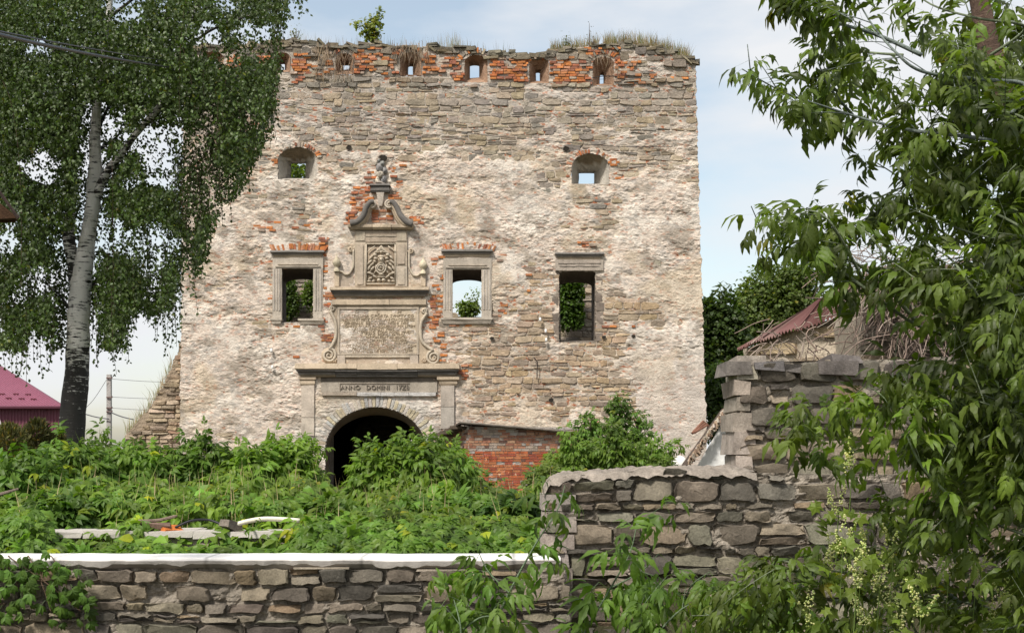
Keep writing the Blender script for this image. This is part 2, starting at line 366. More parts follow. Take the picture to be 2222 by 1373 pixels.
def in_hole(px, py):
    r_ = np.zeros(np.shape(px), bool)
    for h in holes_pts: r_ |= inpoly(px, py, h)
    return r_
def near_hole(px, py, d=7):
    for h in holes_pts:
        if h[0][0]-60 < px < h[-1][0]+60:
            for dx, dy in ((0,0),(d,0),(-d,0),(0,d*.6),(0,-d*.6)):
                if inp(px+dx, py+dy, h): return True
    return False
# coverage of plaster
cpx = [390,520,650,780,910,1040,1170,1300,1430,1530]; cpy = [90,180,215,250,330,400,470,550,630,700,770,850,930,1000,1060]
cov = np.array([[0]*10,[.1,.1,.05,.05,.1,.3,.45,.1,.25,.05],[.15,.1,.1,.1,.1,.3,.2,.1,.15,.1],[.25,.2,.15,.15,.1,.15,.15,.1,.1,.1],[.4,.45,.5,.45,.35,.45,.4,.38,.3,.25],[.7,.68,.7,.65,.7,.85,.65,.45,.65,.5],
 [.9,.85,.52,.9,.95,1,.8,.5,.95,.9],[.95,.9,.6,1,.95,.9,.95,.85,.95,.95],[.9,.75,.4,1,.3,.6,.5,.3,.6,.95],[.95,.6,.5,1,.3,.25,.15,.15,.35,.95],[1,1,.85,1,.5,.25,.1,.1,.9,1],
 [1,1,.95,1,.95,.35,.2,.2,1,1],[1,.85,1,1,1,.75,.55,.3,1,1.1],[1.1,1,1,1,1,1,1,1,1.1,1.1],[1.1]*10])
def coverage(px, py):
    ix = np.clip(np.interp(px, cpx, range(10)), 0, 8.999); iy = np.clip(np.interp(py, cpy, range(len(cpy))), 0, len(cpy)-1.001)
    i = ix.astype(int); j = iy.astype(int); fx = ix-i; fy = iy-j
    return (cov[j, i]*(1-fx)+cov[j, i+1]*fx)*(1-fy)+(cov[j+1, i]*(1-fx)+cov[j+1, i+1]*fx)*fy
def plas(px, py):
    n_ = fbm(px/55., py/26., 11, 5, 0.6)
    c = coverage(px, py)+(n_-0.5)*2.1
    c = np.where((px > 712) & (px < 940) & (py > 495) & (py < 640), 1.2, c)
    return 1/(1+np.exp(-(c-0.5)*9))
du = 1.9; dv = 1.75
nu = int((1531-390)/du); rows = np.arange(80, 1060, dv); nv = len(rows)
uu = np.linspace(0, 1, nu)
VV = np.repeat(rows[:, None], nu, 1)
jl = 3*(vn(rows/9, 1.0, 5)-.5)+2*(vn(rows/3, 1.0, 6)-.5); jr = 4*(vn(rows/9, 2.0, 7)-.5)+3*(vn(rows/3.3, 2.0, 8)-.5)
XL = (xe_l(rows)+jl)[:, None]; XR = (xe_r(rows)+jr)[:, None]
PX = XL+(XR-XL)*uu[None, :]
pm = plas(PX, VV)
wx = 26*(fbm(PX/45, VV/45, 3, 3)-.5); wy = 20*(fbm(PX/40, VV/40, 4, 3)-.5)
rg = 1-np.abs(2*fbm((PX+wx)/24., (VV+wy)/12., 21, 4, .62)-1)
rg2 = fbm(PX/7.0, VV/4.0, 31, 3, .6)
smooth_zone = ((PX > 712) & (PX < 940) & (VV > 495) & (VV < 880)) | ((PX > 1340) & (VV > 760)) | ((PX > 985) & (PX < 1130) & (VV > 860))
lump = np.where(smooth_zone, 0.4, 1.0)
ruf = np.clip((fbm(PX/70., VV/45., 121, 3)-.36)*4.5, .15, 1)
hgt = pm*0.055 + (rg-0.6)*0.045*lump*(0.35+0.65*pm)*ruf + (rg2-0.5)*0.042*lump*(.4+.6*ruf) + 0.05*(fbm(PX/160, VV/120, 41, 3)-.5)
# broken, overhanging flakes : terraces of plaster
ter = fbm(PX/16., VV/7.5, 51, 4, .6); hgt += pm*lump*ruf*0.03*(np.floor(ter*9)/9-0.5)*2.0
Y3 = YT-hgt
PXw = PX+ (vn(PX/3, VV/3, 61)-.5)*1.2; VVw = VV+(vn(PX/3, VV/3, 62)-.5)*1.2
Vf = np.stack([(PXw-CX)*U, Y3, EYE+(HY-VVw)*U], -1).reshape(-1, 3)
# colours
pl = np.array([0.655,0.56,0.475]); mo = np.array([0.56,0.47,0.37]); gry = np.array([0.40,0.37,0.34]); wht = np.array([0.76,0.70,0.62]); brk = np.array([0.42,0.15,0.07]); yel = np.array([0.55,0.44,0.30])
n1 = fbm(PX/60, VV/40, 71, 4)[..., None]; n2 = fbm(PX/12, VV/6, 81, 4, .6)[..., None]; n3 = fbm(PX/90, VV/90, 101, 4)[..., None]
C = pl*pm[..., None]+mo*(1-pm[..., None])
def mixc(C, c, k): return C*(1-k)+c*k
C = mixc(C, wht, np.clip((n1-.50)*6, 0, .6)*pm[..., None]); C = mixc(C, gry*.85, np.clip((n2-.55)*6, 0, .6)); C = mixc(C, np.array([.30,.255,.205]), np.clip((fbm(PX/38, VV/24, 131, 5, .62)[..., None]-.565)*9, 0, .7)); C = mixc(C, yel, np.clip((n3-.55)*5, 0, .5)*pm[..., None])
lowr = np.clip((VV-740)/120, 0, 1)*np.clip((PX-1290)/90, 0, 1); C = mixc(C, np.array([0.57,0.505,0.45]), (lowr*.7)[..., None])
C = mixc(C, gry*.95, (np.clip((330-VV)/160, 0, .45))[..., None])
nb = fbm(PX/9, VV/3.4, 111, 3, .6)[..., None]; bk = np.clip((nb-.665)*22, 0, 1)*np.clip(1.15-pm[..., None]*.8, 0, 1)*(np.clip((coverage(PX, VV)), 0, 1)[..., None] > .06); C = mixc(C, brk, bk)
gz = np.exp(-(((PX-gc)/125)**4+((VV-925)/55)**4)); C = mixc(C, np.array([0.56,0.54,0.50]), (gz*.8)[..., None])
C *= (0.86+0.28*rg2[..., None])
idx = np.arange(nu*nv).reshape(nv, nu)
pxc = (PX[:-1, :-1]+PX[1:, 1:])/2; pyc = (VV[:-1, :-1]+VV[1:, 1:])/2
keep = (pyc > topy(pxc)) & ~in_hole(pxc, pyc)
a = idx[:-1, :-1]; b_ = idx[:-1, 1:]; c_ = idx[1:, 1:]; d_ = idx[1:, :-1]
Ff = np.stack([a, d_, c_, b_], -1)[keep]
used = np.unique(Ff); remap = np.full(nu*nv, -1); remap[used] = np.arange(len(used))
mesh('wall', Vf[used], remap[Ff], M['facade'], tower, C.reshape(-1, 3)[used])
# body of the tower behind the plaster skin (rim, back face, sides and top), reveals
def outline_w(pts, Y, grow=0): 
    cx = sum(p[0] for p in pts)/len(pts); cy_ = sum(p[1] for p in pts)/len(pts)
    return [P(p[0]+(grow if p[0] > cx else -grow), p[1]+(grow if p[1] > cy_ else -grow), Y) for p in pts]
for front, inner, dep, tn, nm in PLOT:
    A = [P(p[0]+(1.6 if p[0] > front[0][0]+1 else -1.6)*0, p[1], YT) for p in front]
    A0 = [(p[0], YT+0.03-0.0, p[2]) for p in A]; A1 = [(p[0], YT-0.012, p[2]) for p in A]
    B = [P(p[0], p[1], YT+dep) for p in inner]; back = 42.4 if nm != 'loophole_reveal' else 40.75
    if nm == 'window_reveal' and dep < 1: back = 41.05
    if nm == 'gate_reveal': back = 41.1
    Cc = [(p[0], back, p[2]) for p in B]; n = len(A); V = []; Fc = []
    K = 6
    for r_ in range(K+1):
        f = r_/K
        for i in range(n):
            pa = np.array(A1[i])*(1-f)+np.array(B[i])*f; ww = 0.02 if 0 < r_ else 0.0
            V.append(pa+RN.uniform(-ww, ww, 3))
    for i in range(n): V.append(Cc[i])
    for r_ in range(K+1):
        for i in range(n):
            j = (i+1) % n; Fc.append((r_*n+i, (r_+1)*n+i, (r_+1)*n+j, r_*n+j))
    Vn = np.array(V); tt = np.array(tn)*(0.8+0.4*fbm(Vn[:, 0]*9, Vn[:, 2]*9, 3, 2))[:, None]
    if nm == 'window_reveal' and dep < 1:   # soffit of the small windows is browner and darker
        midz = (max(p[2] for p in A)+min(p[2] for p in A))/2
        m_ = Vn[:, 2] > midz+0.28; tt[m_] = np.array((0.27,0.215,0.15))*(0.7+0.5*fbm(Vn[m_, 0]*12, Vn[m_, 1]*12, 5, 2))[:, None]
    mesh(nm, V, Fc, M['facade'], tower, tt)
# rear skin with the same openings, top and side skins
gx = np.arange(388, 1536, 8.0); gy_ = np.arange(80, 1072, 8.0); GX, GY = np.meshgrid(gx, gy_)
Yb = np.where(GY < 186, 40.8, 42.5)
Vb = np.stack([(GX-CX)*U*1.0, Yb, EYE+(HY-GY)*U], -1).reshape(-1, 3); ib = np.arange(GX.size).reshape(GX.shape)
cxb = (GX[:-1, :-1]+GX[1:, 1:])/2; cyb = (GY[:-1, :-1]+GY[1:, 1:])/2
def in_inner(px, py):
    r_ = np.zeros(px.shape, bool)
    for f_, i_, dep, _, nm in PLOT:
        pts = [(CX+(p[0]-CX)*(YT+dep)/YT, HY+(p[1]-HY)*(YT+dep)/YT) for p in i_]
        x0, x1 = min(p[0] for p in pts), max(p[0] for p in pts); y0, y1 = min(p[1] for p in pts), max(p[1] for p in pts)
        mg = 26 if (nm == 'window_reveal' and dep < 1) else 6; r_ |= (px > x0-mg) & (px < x1+mg) & (py > y0-mg) & (py < y1+mg)
    return r_
kb = (cyb > topy(cxb)+4) & ~in_inner(cxb, cyb) & (cxb < xe_r(cyb)-3) & (cxb > xe_l(cyb)+2)
Fb = np.stack([ib[:-1, :-1], ib[:-1, 1:], ib[1:, 1:], ib[1:, :-1]], -1)[kb]
mesh('rear_wall', Vb, Fb, M['facade'], tower, np.tile((0.33,0.29,0.24), (len(Vb), 1)))
V = []; Fc = []
for k, px in enumerate(np.arange(388, 1512, 4.0)):
    z = Z_(topy(px)+3); V += [(X_(px), YT-0.02, z), (X_(px), YT+0.8, z-0.02)]
    if k: Fc.append((2*k-2, 2*k, 2*k+1, 2*k-1))
mesh('wall_top', V, Fc, M['stone'], tower, np.tile((0.2,0.18,0.14), (len(V), 1)))
for sgn in (0, 1):
    V = []; Fc = []; r0 = rows[::4]; r0 = r0[r0 > (108 if sgn == 0 else 132)]
    for k, v_ in enumerate(r0):
        x = X_(xe_l(v_)+jl[np.searchsorted(rows, v_)]) if sgn == 0 else X_(xe_r(v_)+jr[np.searchsorted(rows, v_)])
        for q, yy in enumerate((YT-0.02, 41.2, 42.5, 46.0, 50.0)):
            zz = Z_(v_)-(0 if yy < 43 else (yy-42.5)*1.1); V.append((x, yy, max(zz, 0.5)))
        if k:
            for q in range(4): 
                a0 = (k-1)*5+q; f_ = (a0, a0+1, a0+6, a0+5); Fc.append(f_ if sgn else f_[::-1])
    mesh('side_wall', V, Fc, M['facade'], tower, np.tile((0.46,0.39,0.31), (len(V), 1)))
# vaulted passage behind the gate, its shade put into near-black wall colour
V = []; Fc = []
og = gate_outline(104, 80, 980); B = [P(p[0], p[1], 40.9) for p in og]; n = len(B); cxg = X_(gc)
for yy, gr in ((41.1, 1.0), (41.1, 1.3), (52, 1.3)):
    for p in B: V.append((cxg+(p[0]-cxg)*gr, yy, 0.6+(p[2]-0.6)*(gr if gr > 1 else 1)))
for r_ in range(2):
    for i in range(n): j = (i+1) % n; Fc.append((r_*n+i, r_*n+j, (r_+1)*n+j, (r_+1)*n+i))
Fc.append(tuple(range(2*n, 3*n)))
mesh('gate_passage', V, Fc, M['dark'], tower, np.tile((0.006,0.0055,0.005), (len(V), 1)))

# bricks patches in px : (x0,y0,x1,y1,density)
BP = [(490,120,520,158,.8),(560,122,588,160,.8),(634,117,673,160,.85),(630,166,660,180,.7),(703,132,724,162,.9),(770,116,812,160,.85),(838,128,862,160,.9),(918,122,945,163,.8),(985,126,1004,176,.9),(945,125,985,166,.55),
 (1062,128,1100,174,.85),(1100,128,1148,180,.8),(1190,134,1284,184,.95),(1190,118,1280,134,.35),(1334,134,1384,150,.8),(1334,150,1350,186,.8),(1350,150,1420,186,.35),(1000,186,1035,192,.7),(1450,168,1500,176,.35),
 (673,120,703,165,.3),(812,118,838,162,.4),(700,98,860,118,.2),(1270,104,1345,122,.55),
 (764,405,806,432,.8),(762,432,800,462,.9),(748,460,770,488,.95),(888,470,914,490,.9),(846,400,868,436,.5),(868,430,894,452,.4),(808,456,858,486,.95),(790,372,815,400,.35),(842,352,880,398,.3),(818,338,850,352,.4),
 (936,560,950,640,.45),(930,640,958,745,.85),(940,745,972,790,.45),(998,790,1018,830,.85),(704,600,716,690,.5),(704,640,726,668,.85),(700,690,720,740,.35),(690,515,712,545,.9),(638,760,660,775,.5),
 (592,700,702,712,.4),(960,704,1068,712,.15),(1254,524,1292,534,.85),(1140,560,1152,700,.12),(1080,540,1094,570,.7),(1082,660,1094,696,.7),(1270,700,1420,716,.12),(500,488,560,502,.3),(560,480,705,500,.2),
 (585,560,594,690,.35),(700,552,712,600,.6),(950,545,962,690,.35),(1306,560,1312,600,.3),(1322,345,1342,398,.5),(1228,380,1242,398,.4),(592,345,605,388,.45),(686,340,700,380,.25),(1160,850,1175,856,.3),(735,790,745,800,.1)]
PORT = [(716,600,936,626),(718,625,932,660),(716,650,928,790),(643,790,998,818),(765,495,890,622),(690,812,955,860),(650,820,686,945),(957,820,990,930),(800,340,850,420)]
def in_rects(px, py, R, m=0): return any(r_[0]-m < px < r_[2]+m and r_[1]-m < py < r_[3]+m for r_ in R)
def frT(px, py, d): return ((px-CX)*U, YT-d, EYE+(HY-py)*U)
st = Pieces('stone', M['stone'], 300)
def surf(px, py):
    p = float(plas(np.array([px]), np.array([py]))[0]); return p
cells = rubble(392, 1529, -1056, -78, 7.5, 15.5, 13, 40, wav=6.0, gap=1.0, seed=5, split=.2)
for c4 in cells:
    cx = sum(q[0] for q in c4)/4; cy_ = -sum(q[1] for q in c4)/4
    if cy_ < topy(cx)+3 or cx < xe_l(cy_)+4 or cx > xe_r(cy_)-3: continue
    rlim = xe_r(cy_)+rnd.uniform(-1.5, 2.0); c4 = [(min(q[0], rlim), q[1]) for q in c4]
    if c4[1][0]-c4[0][0] < 6: continue
    if near_hole(cx, cy_, 9) or any(near_hole(q[0]*.85+cx*.15, -q[1]*.85-sum(k[1] for k in c4)/4*-.15*-1 if False else -(q[1]), 0) for q in c4): continue
    if in_rects(cx, cy_, PORT, 2): continue
    bd = [r_ for r_ in BP if r_[0] < cx < r_[2] and r_[1] < cy_ < r_[3] and r_[4] > .5]
    if bd: continue
    e = 1-surf(cx, cy_); inner_gate = ((cx-gc)/136)**2+((cy_-978)/122)**2 < 1
    if inner_gate: continue
    if e < .12: continue
    base = 0.0+0.05*(float(fbm(cx/160, cy_/120, 41, 3))-.5)
    prot = base-0.02+0.048*min(1, e*1.1)+rnd.uniform(-.014, .016)
    if cy_ < 190: prot += rnd.uniform(-.02, .07)
    if rnd.random() < .08: continue
    V, Fc = stone_piece(c4, lambda u, v, d: frT(u, -v, d), 0.12, prot, 1.0, tilt=.012, rings=1, sub=2, rough=.006)
    tn = pick(PAL_T)
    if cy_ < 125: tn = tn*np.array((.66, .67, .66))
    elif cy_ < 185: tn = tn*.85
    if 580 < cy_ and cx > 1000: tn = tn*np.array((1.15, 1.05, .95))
    ar = abs(c4[1][0]-c4[0][0])*abs(c4[2][1]-c4[1][1])*(0.4+min(e, 1))
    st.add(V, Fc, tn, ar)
# loose slabs crowning the ruined top (silhouette)
px = 392.0
while px < 1506:
    w_ = rnd.uniform(12, 38); h_ = rnd.uniform(3, 8)
    for lay in range(rnd.choice((1, 2, 2, 3))):
        y0 = topy(px+w_/2)+5-lay*4.5; yy = 40-rnd.uniform(-.0, .12)
        Vb_, Fb_ = box(-w_*U/2, w_*U/2, 0, rnd.uniform(.3, .5), -h_*U/2, h_*U/2, 0.022)
        R = Matrix.Rotation(rnd.uniform(-.12, .12), 3, 'Y') @ Matrix.Rotation(rnd.uniform(-.3, .3), 3, 'Z')
        if rnd.random() < .08: R = Matrix.Rotation(rnd.uniform(.5, 1.0), 3, 'Y') @ R
        V = np.array([tuple(R @ Vector(q)) for q in Vb_])+np.array((X_(px+w_/2+rnd.uniform(-4, 4)), yy, Z_(y0)))
        st.add(V, Fb_, pick(PAL_T)*np.array((.58, .60, .56)), w_*h_*1.3)
    px += w_*rnd.uniform(.5, 1.0)
st.build(tower)
bk_ = Pieces('brick', M['brick'], 300)
def brick_at(px, py, wpx, hpx, prot, rot=0, tn=None, yoff=0, sc=1.0):
    Vb_, Fb_ = box(-wpx*U/2, wpx*U/2, -prot, 0.1, -hpx*U/2, hpx*U/2, 0.006)
    R = Matrix.Rotation(rot, 3, 'Y'); V = np.array([tuple(R @ Vector(q)) for q in Vb_])+np.array((X_(px), YT-yoff, Z_(py)))
    bk_.add(V, Fb_, pick(PAL_B) if tn is None else tn, wpx*hpx*(1+prot))
for x0, y0, x1, y1, den in BP:
    y = y0+2.6; k = 0
    while y < y1:
        x = x0+rnd.uniform(-4, 4)-(8 if k % 2 else 0)
        while x < x1:
            wv_ = rnd.choice((16.5, 16.5, 15, 8.5)); q = rnd.random()
            if q < den and x > x0-5 and x+wv_ < x1+8 and not near_hole(x+wv_/2, y, 3) and not near_hole(x+2, y, 1) and not near_hole(x+wv_-2, y, 1):
                pr = 0.03+rnd.uniform(-.015, .035)+(0.03 if y0 < 190 else 0)+(.035 if surf(x, y) > .5 else 0)
                tn = pick(PAL_B)
                if rnd.random() < .12: tn = pick([(0.42,0.33,0.26), (0.35,0.25,0.19)])
                brick_at(x+wv_/2, y+rnd.uniform(-.4, .4), wv_-1.2, 4.6, pr, rnd.uniform(-.04, .04), tn)
            x += wv_
        y += 5.7; k += 1
# soldier courses / flat arches over the windows, radiating arches over small windows and loopholes
for (cx, yb, hw, R0, n_, hh, dens) in ((648, 540, 58, 260, 24, 15, .8), (1012, 538, 60, 200, 24, 14, .75)):
    for k in range(n_):
        t_ = (k/(n_-1)-.5)*2; 
        if rnd.random() > dens: continue
        brick_at(cx+t_*hw, yb-4*(1-t_*t_)+rnd.uniform(-2, 2), hh+rnd.uniform(-4, 1), 4.4, .06+rnd.uniform(-.02, .03), math.pi/2-t_*0.5*-1+rnd.uniform(-.08, .08))
for (cx, cy_, a_, b2, n_, dens) in ((646, 348, 46, 32, 22, .62), (1281, 362, 44, 31, 22, .55), (1033, 134, 36, 22, 18, .7), (1309, 137, 32, 21, 18, .85), (891, 130, 34, 22, 16, .4), (1170, 140, 26, 16, 14, .5), (746, 128, 26, 18, 12, .4)):
    for k in range(n_):
        th = math.pi*(k+.5)/n_
        if rnd.random() > dens: continue
        brick_at(cx-a_*math.cos(th)*1.06, cy_-b2*math.sin(th)*1.06, 9+rnd.uniform(-3, 4), 4.2, .055+rnd.uniform(-.02, .03), -(math.pi-th)+rnd.uniform(-.1, .1), pick(PAL_B) if rnd.random() < .75 else pick(PAL_T))
bk_.build(tower)
# brick jamb stubs inside loopholes : short stacked bricks turning the corner
# put-log holes : flat dark discs, the shade of each hole painted on
for px, py, r_ in ((758,322,5),(1196,868,4.5),(1228,325,6),(1068,735,4),(1310,732,4),(1374,730,4),(832,345,9)):
    n = 10; V = [(X_(px)+r_*U*math.cos(2*math.pi*k/n)*rnd.uniform(.85, 1.15), YT-.075, Z_(py)+r_*.8*U*math.sin(2*math.pi*k/n)*rnd.uniform(.85, 1.15)) for k in range(n)]
    V += [(p[0], YT-.03, p[2]) for p in V[:n]] ; V2 = np.array(V); V2[:n, 0] = X_(px)+(V2[:n, 0]-X_(px))*1.25; V2[:n, 2] = Z_(py)+(V2[:n, 2]-Z_(py))*1.25
    V3 = V2[n:].copy(); V3[:, 1] = YT-.072; cV = np.concatenate([V2, V3]); 
    Fc = [(k, (k+1) % n, n+(k+1) % n, n+k) for k in range(n)]+[tuple(range(2*n, 3*n))]
    mesh('putlog_shade_disc', cV, Fc, M['dark'], tower, np.concatenate([np.tile((.35,.3,.24), (n, 1)), np.tile((.03,.025,.02), (2*n, 1))]))

# ---------------------------------------------------------------- carved stonework helpers (px units on the tower front)
LS = (0.50,0.405,0.30); LSd = (0.13,0.12,0.11); LSg = (0.45,0.395,0.33)
def mould(x0, x1, prof, name, parent, tint=LS, base=0.0, ends=(1, 1), tints=None, mat='carved'):
    """stacked moulding: prof = [(py, out_m)...] top to bottom, returns at both ends"""
    xs_ = list(np.linspace(x0, x1, max(3, int((x1-x0)/9)))); V = []; Fc = []; T = []
    nr = len(prof); nc = len(xs_)+2; om = max(p[1] for p in prof)
    for i, (py, o_) in enumerate(prof):
        ea, eb = (om-o_)/U*ends[0], (om-o_)/U*ends[1]; xi = [x for x in xs_[1:-1]]; xi = [min(max(x, x0+ea+.2), x1-eb-.2) for x in xi]
        ring = [(X_(x0+ea), YT+.15, py)]+[(X_(x), None, py) for x in [x0+ea]+xi+[x1-eb]]+[(X_(x1-eb), YT+.15, py)]
        for k, (x, y, p) in enumerate(ring):
            jx = .010*(float(vn(x*3.3, py*.3, 77))-.5)*2; V.append((x, (YT-base-o_+jx) if y is None else y, Z_(p)+(.012*(float(vn(x*2.1, i, 78))-.5))))
            T.append(tints[i] if tints else tint)
    for i in range(nr-1):
        for k in range(nc-1): a0 = i*nc+k; Fc.append((a0, a0+nc, a0+nc+1, a0+1))
    Fc.append(tuple(range(nc))); Fc.append(tuple(range((nr-1)*nc+nc-1, (nr-1)*nc-1, -1)))
    return mesh(name, V, Fc, M[mat], parent, np.array(T))
def slab(x0, x1, y0, y1, o_, name, parent, tint=LS, back=.1, j=.004, mat='carved'):
    nxx = max(2, int((x1-x0)/8)); nyy = max(2, int((y1-y0)/8)); V = []; Fc = []
    gx_ = np.linspace(x0, x1, nxx); gy2 = np.linspace(y0, y1, nyy)
    for y in gy2:
        for x in gx_: V.append((X_(x)+rnd.uniform(-j, j), YT-o_+rnd.uniform(-j, j)*1.5, Z_(y)+rnd.uniform(-j, j)))
    for r_ in range(nyy-1):
        for k in range(nxx-1): a0 = r_*nxx+k; Fc.append((a0, a0+nxx, a0+nxx+1, a0+1))
    brd = [k for k in range(nxx)]+[r_*nxx+nxx-1 for r_ in range(1, nyy)]+[(nyy-1)*nxx+k for k in range(nxx-2, -1, -1)]+[r_*nxx for r_ in range(nyy-2, 0, -1)]
    n0 = len(V)
    for q in brd: V.append((V[q][0], YT+back, V[q][2]))
    m_ = len(brd)
    for k in range(m_): Fc.append((brd[k], brd[(k+1) % m_], n0+(k+1) % m_, n0+k))
    return mesh(name, V, Fc, M[mat], parent, np.tile(np.array(tint)*rnd.uniform(.92, 1.08), (len(V), 1)))
def spiral(cx, cy_, r0, turns, dirn, start, o_, n=34, rmin=.18):
    pts = []
    for k in range(n+1):
        f = k/n; th = start+dirn*turns*2*math.pi*f; r_ = r0*(1-f*(1-rmin)); p = (X_(cx)+r_*U*math.cos(th), YT-o_-.02*f, Z_(cy_)+r_*U*math.sin(th)); pts.append(p)
    return pts
def disc(cx, cy_, r_, o_, n=20):
    V = [(X_(cx)+r_*U*math.cos(2*math.pi*k/n), YT-o_, Z_(cy_)+r_*U*math.sin(2*math.pi*k/n)) for k in range(n)]
    V += [(p[0], YT+.05, p[2]) for p in V]
    return V, [tuple(range(n-1, -1, -1))]+[(k, (k+1) % n, n+(k+1) % n, n+k) for k in range(n)]
def ell(cx, cy_, rx, ry, o_, th=None, rot=0, n=10, m_=5):
    """half ellipsoid boss"""
    V = []; Fc = []; th = th if th else min(rx, ry)*U
    for r_ in range(m_):
        ph = (math.pi/2)*r_/m_
        for k in range(n):
            t_ = 2*math.pi*k/n; x = rx*math.cos(t_)*math.cos(ph); z = ry*math.sin(t_)*math.cos(ph)
            V.append((X_(cx)+U*(x*math.cos(rot)-z*math.sin(rot)), YT-o_-th*math.sin(ph), Z_(cy_)+U*(x*math.sin(rot)+z*math.cos(rot))))
    V.append((X_(cx), YT-o_-th, Z_(cy_)))
    for r_ in range(m_-1):
        for k in range(n): Fc.append((r_*n+k, r_*n+(k+1) % n, (r_+1)*n+(k+1) % n, (r_+1)*n+k))
    for k in range(n): Fc.append(((m_-1)*n+k, (m_-1)*n+(k+1) % n, m_*n))
    return np.array(V), Fc

# ---------------------------------------------------------------- framed windows
def hood(x0, x1, y0, par, dk=1.0):
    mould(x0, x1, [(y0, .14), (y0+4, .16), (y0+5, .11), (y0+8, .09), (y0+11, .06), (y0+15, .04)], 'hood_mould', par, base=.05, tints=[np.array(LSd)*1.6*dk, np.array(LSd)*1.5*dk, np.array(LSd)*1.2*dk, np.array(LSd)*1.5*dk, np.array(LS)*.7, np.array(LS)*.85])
def jamb(x0, x1, y0, y1, par, inner):
    slab(x0, x1, y0, y1, .085, 'jamb', par, LSg, j=.003)
    wd = (x1-x0)
    for fx, o2, w2 in ((.12, .105, .13), (.42, .10, .13), (.70, .115, .12)):
        xa = x0+wd*(fx if inner > 0 else 1-fx-w2); slab(xa, xa+wd*w2, y0+1, y1-17, o2, 'jamb_fillet', par, (0.45,0.40,0.35), j=.002)
def frame_bits(par, x0, x1, y0, yb, ox0, ox1):
    slab(ox0, ox1, y0-24, y0, .09, 'lintel', par, LSg, j=.003)
    for q, (e, o2) in enumerate(((6, .105), (11, .10))): slab(ox0+e, ox1-e, y0-3-q*5-2, y0-3-q*5, o2+.02, 'lintel_fillet', par, (0.44,0.38,0.31), j=.002)
w1 = empty('window', 'left moulded stone window frame with its sill broken in two', None, parent=tower)
hood(588, 706, 545, w1); frame_bits(w1, 612, 680, 583, 700, 593, 702); jamb(592, 612, 583.4, 691, w1, 1); jamb(680.5, 701, 583.4, 691, w1, -1)
mould(588, 613, [(691.3, .12), (695, .12), (698, .09), (703, .07)], 'sill', w1, LSg, base=.03); mould(648, 704, [(692, .12), (696, .12), (699, .09), (704, .06)], 'sill', w1, LSg, base=.03)
w2 = empty('window', 'middle moulded stone window frame with whole sill and sky behind', None, parent=tower)
hood(958, 1070, 543, w2); frame_bits(w2, 982, 1045, 585, 691, 962, 1067); jamb(962, 982, 585.4, 689.5, w2, 1); jamb(1045, 1066.5, 585.4, 689.5, w2, -1)
mould(957, 1069, [(690, .13), (694, .13), (697, .09), (703, .06)], 'sill', w2, LSg, base=.03)
w3 = empty('window', 'right window hole with only its dark stone lintel left', None, parent=tower)
hood(1203, 1311, 549, w3, 1.15); slab(1205, 1309, 564.5, 588, .11, 'lintel', w3, (0.36,0.31,0.26)); slab(1211, 1303, 571, 573, .13, 'lintel_fillet', w3, (0.33,0.28,0.24)); slab(1214, 1300, 577, 579, .13, 'lintel_fillet', w3, (0.33,0.28,0.24))
for x0, x1, dk in ((1200, 1213, .75), (1292, 1308, .9)):
    y = 589.0
    while y < 738:
        h_ = rnd.uniform(18, 34); e_ = rnd.uniform(-4, 3); slab(x0-(e_ if x0 < 1250 else -1), x1+(e_ if x0 > 1250 else -1), y, min(y+h_, 741)-1.5, .005+rnd.uniform(0, .025), 'jamb_block', w3, np.array((0.25,0.205,0.17))*dk*rnd.uniform(.7, 1.35), j=.014); y += h_

# ---------------------------------------------------------------- portal
portal = empty('portal', None, None, parent=tower)
slab(655, 683, 836, 905, .12, 'pilaster', portal, (0.50,0.43,0.36)); slab(655, 683, 906.4, 945, .12, 'pilaster', portal, (0.48,0.42,0.35))
mould(650, 687, [(818, .16), (823, .16), (825, .10), (829, .13), (833, .12), (836, .10)], 'capital', portal, LS, base=.02)
slab(957, 986, 837, 882, .12, 'pilaster', portal, (0.47,0.41,0.35)); slab(957, 986, 883.2, 930, .12, 'pilaster', portal, (0.43,0.39,0.34))
mould(949, 997, [(818, .20), (824, .20), (827, .12), (831, .14), (836, .10)], 'capital', portal, LS, base=.02)
# main cornice in separate blocks : upper slab and sooty lower moulding
for k, (a_, b2) in enumerate(((643, 777), (777.6, 864), (864.6, 998))): mould(a_, b2, [(790, .30), (801, .32), (803, .29)], 'cornice_slab', portal, np.array(LS)*rnd.uniform(.88, 1.05), base=.05, ends=(k == 0, k == 2)) if k in (0, 2) else slab(a_, b2, 790, 803, .36, 'cornice_slab', portal, LS)
for k, (a_, b2) in enumerate(((646, 730), (730.6, 776), (776.6, 907), (907.6, 996))):
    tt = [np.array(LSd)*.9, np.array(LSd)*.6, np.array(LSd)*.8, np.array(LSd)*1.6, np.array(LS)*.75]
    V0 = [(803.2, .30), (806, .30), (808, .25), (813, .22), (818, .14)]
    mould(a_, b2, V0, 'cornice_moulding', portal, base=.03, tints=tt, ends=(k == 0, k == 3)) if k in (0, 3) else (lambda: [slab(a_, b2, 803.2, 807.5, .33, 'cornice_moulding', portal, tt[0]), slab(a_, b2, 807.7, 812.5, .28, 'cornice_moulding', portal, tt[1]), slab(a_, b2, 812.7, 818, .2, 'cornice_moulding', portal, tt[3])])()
slab(697, 951, 818.5, 829, .07, 'frieze', portal, (0.17,0.145,0.12)); slab(698, 949, 829.3, 851, .10, 'frieze', portal, (0.40,0.35,0.29))  # dark tint of the upper strip paints in the cornice's cast shadow
slab(700, 775, 851.4, 858, .14, 'frieze_fillet', portal, (0.38,0.32,0.26))
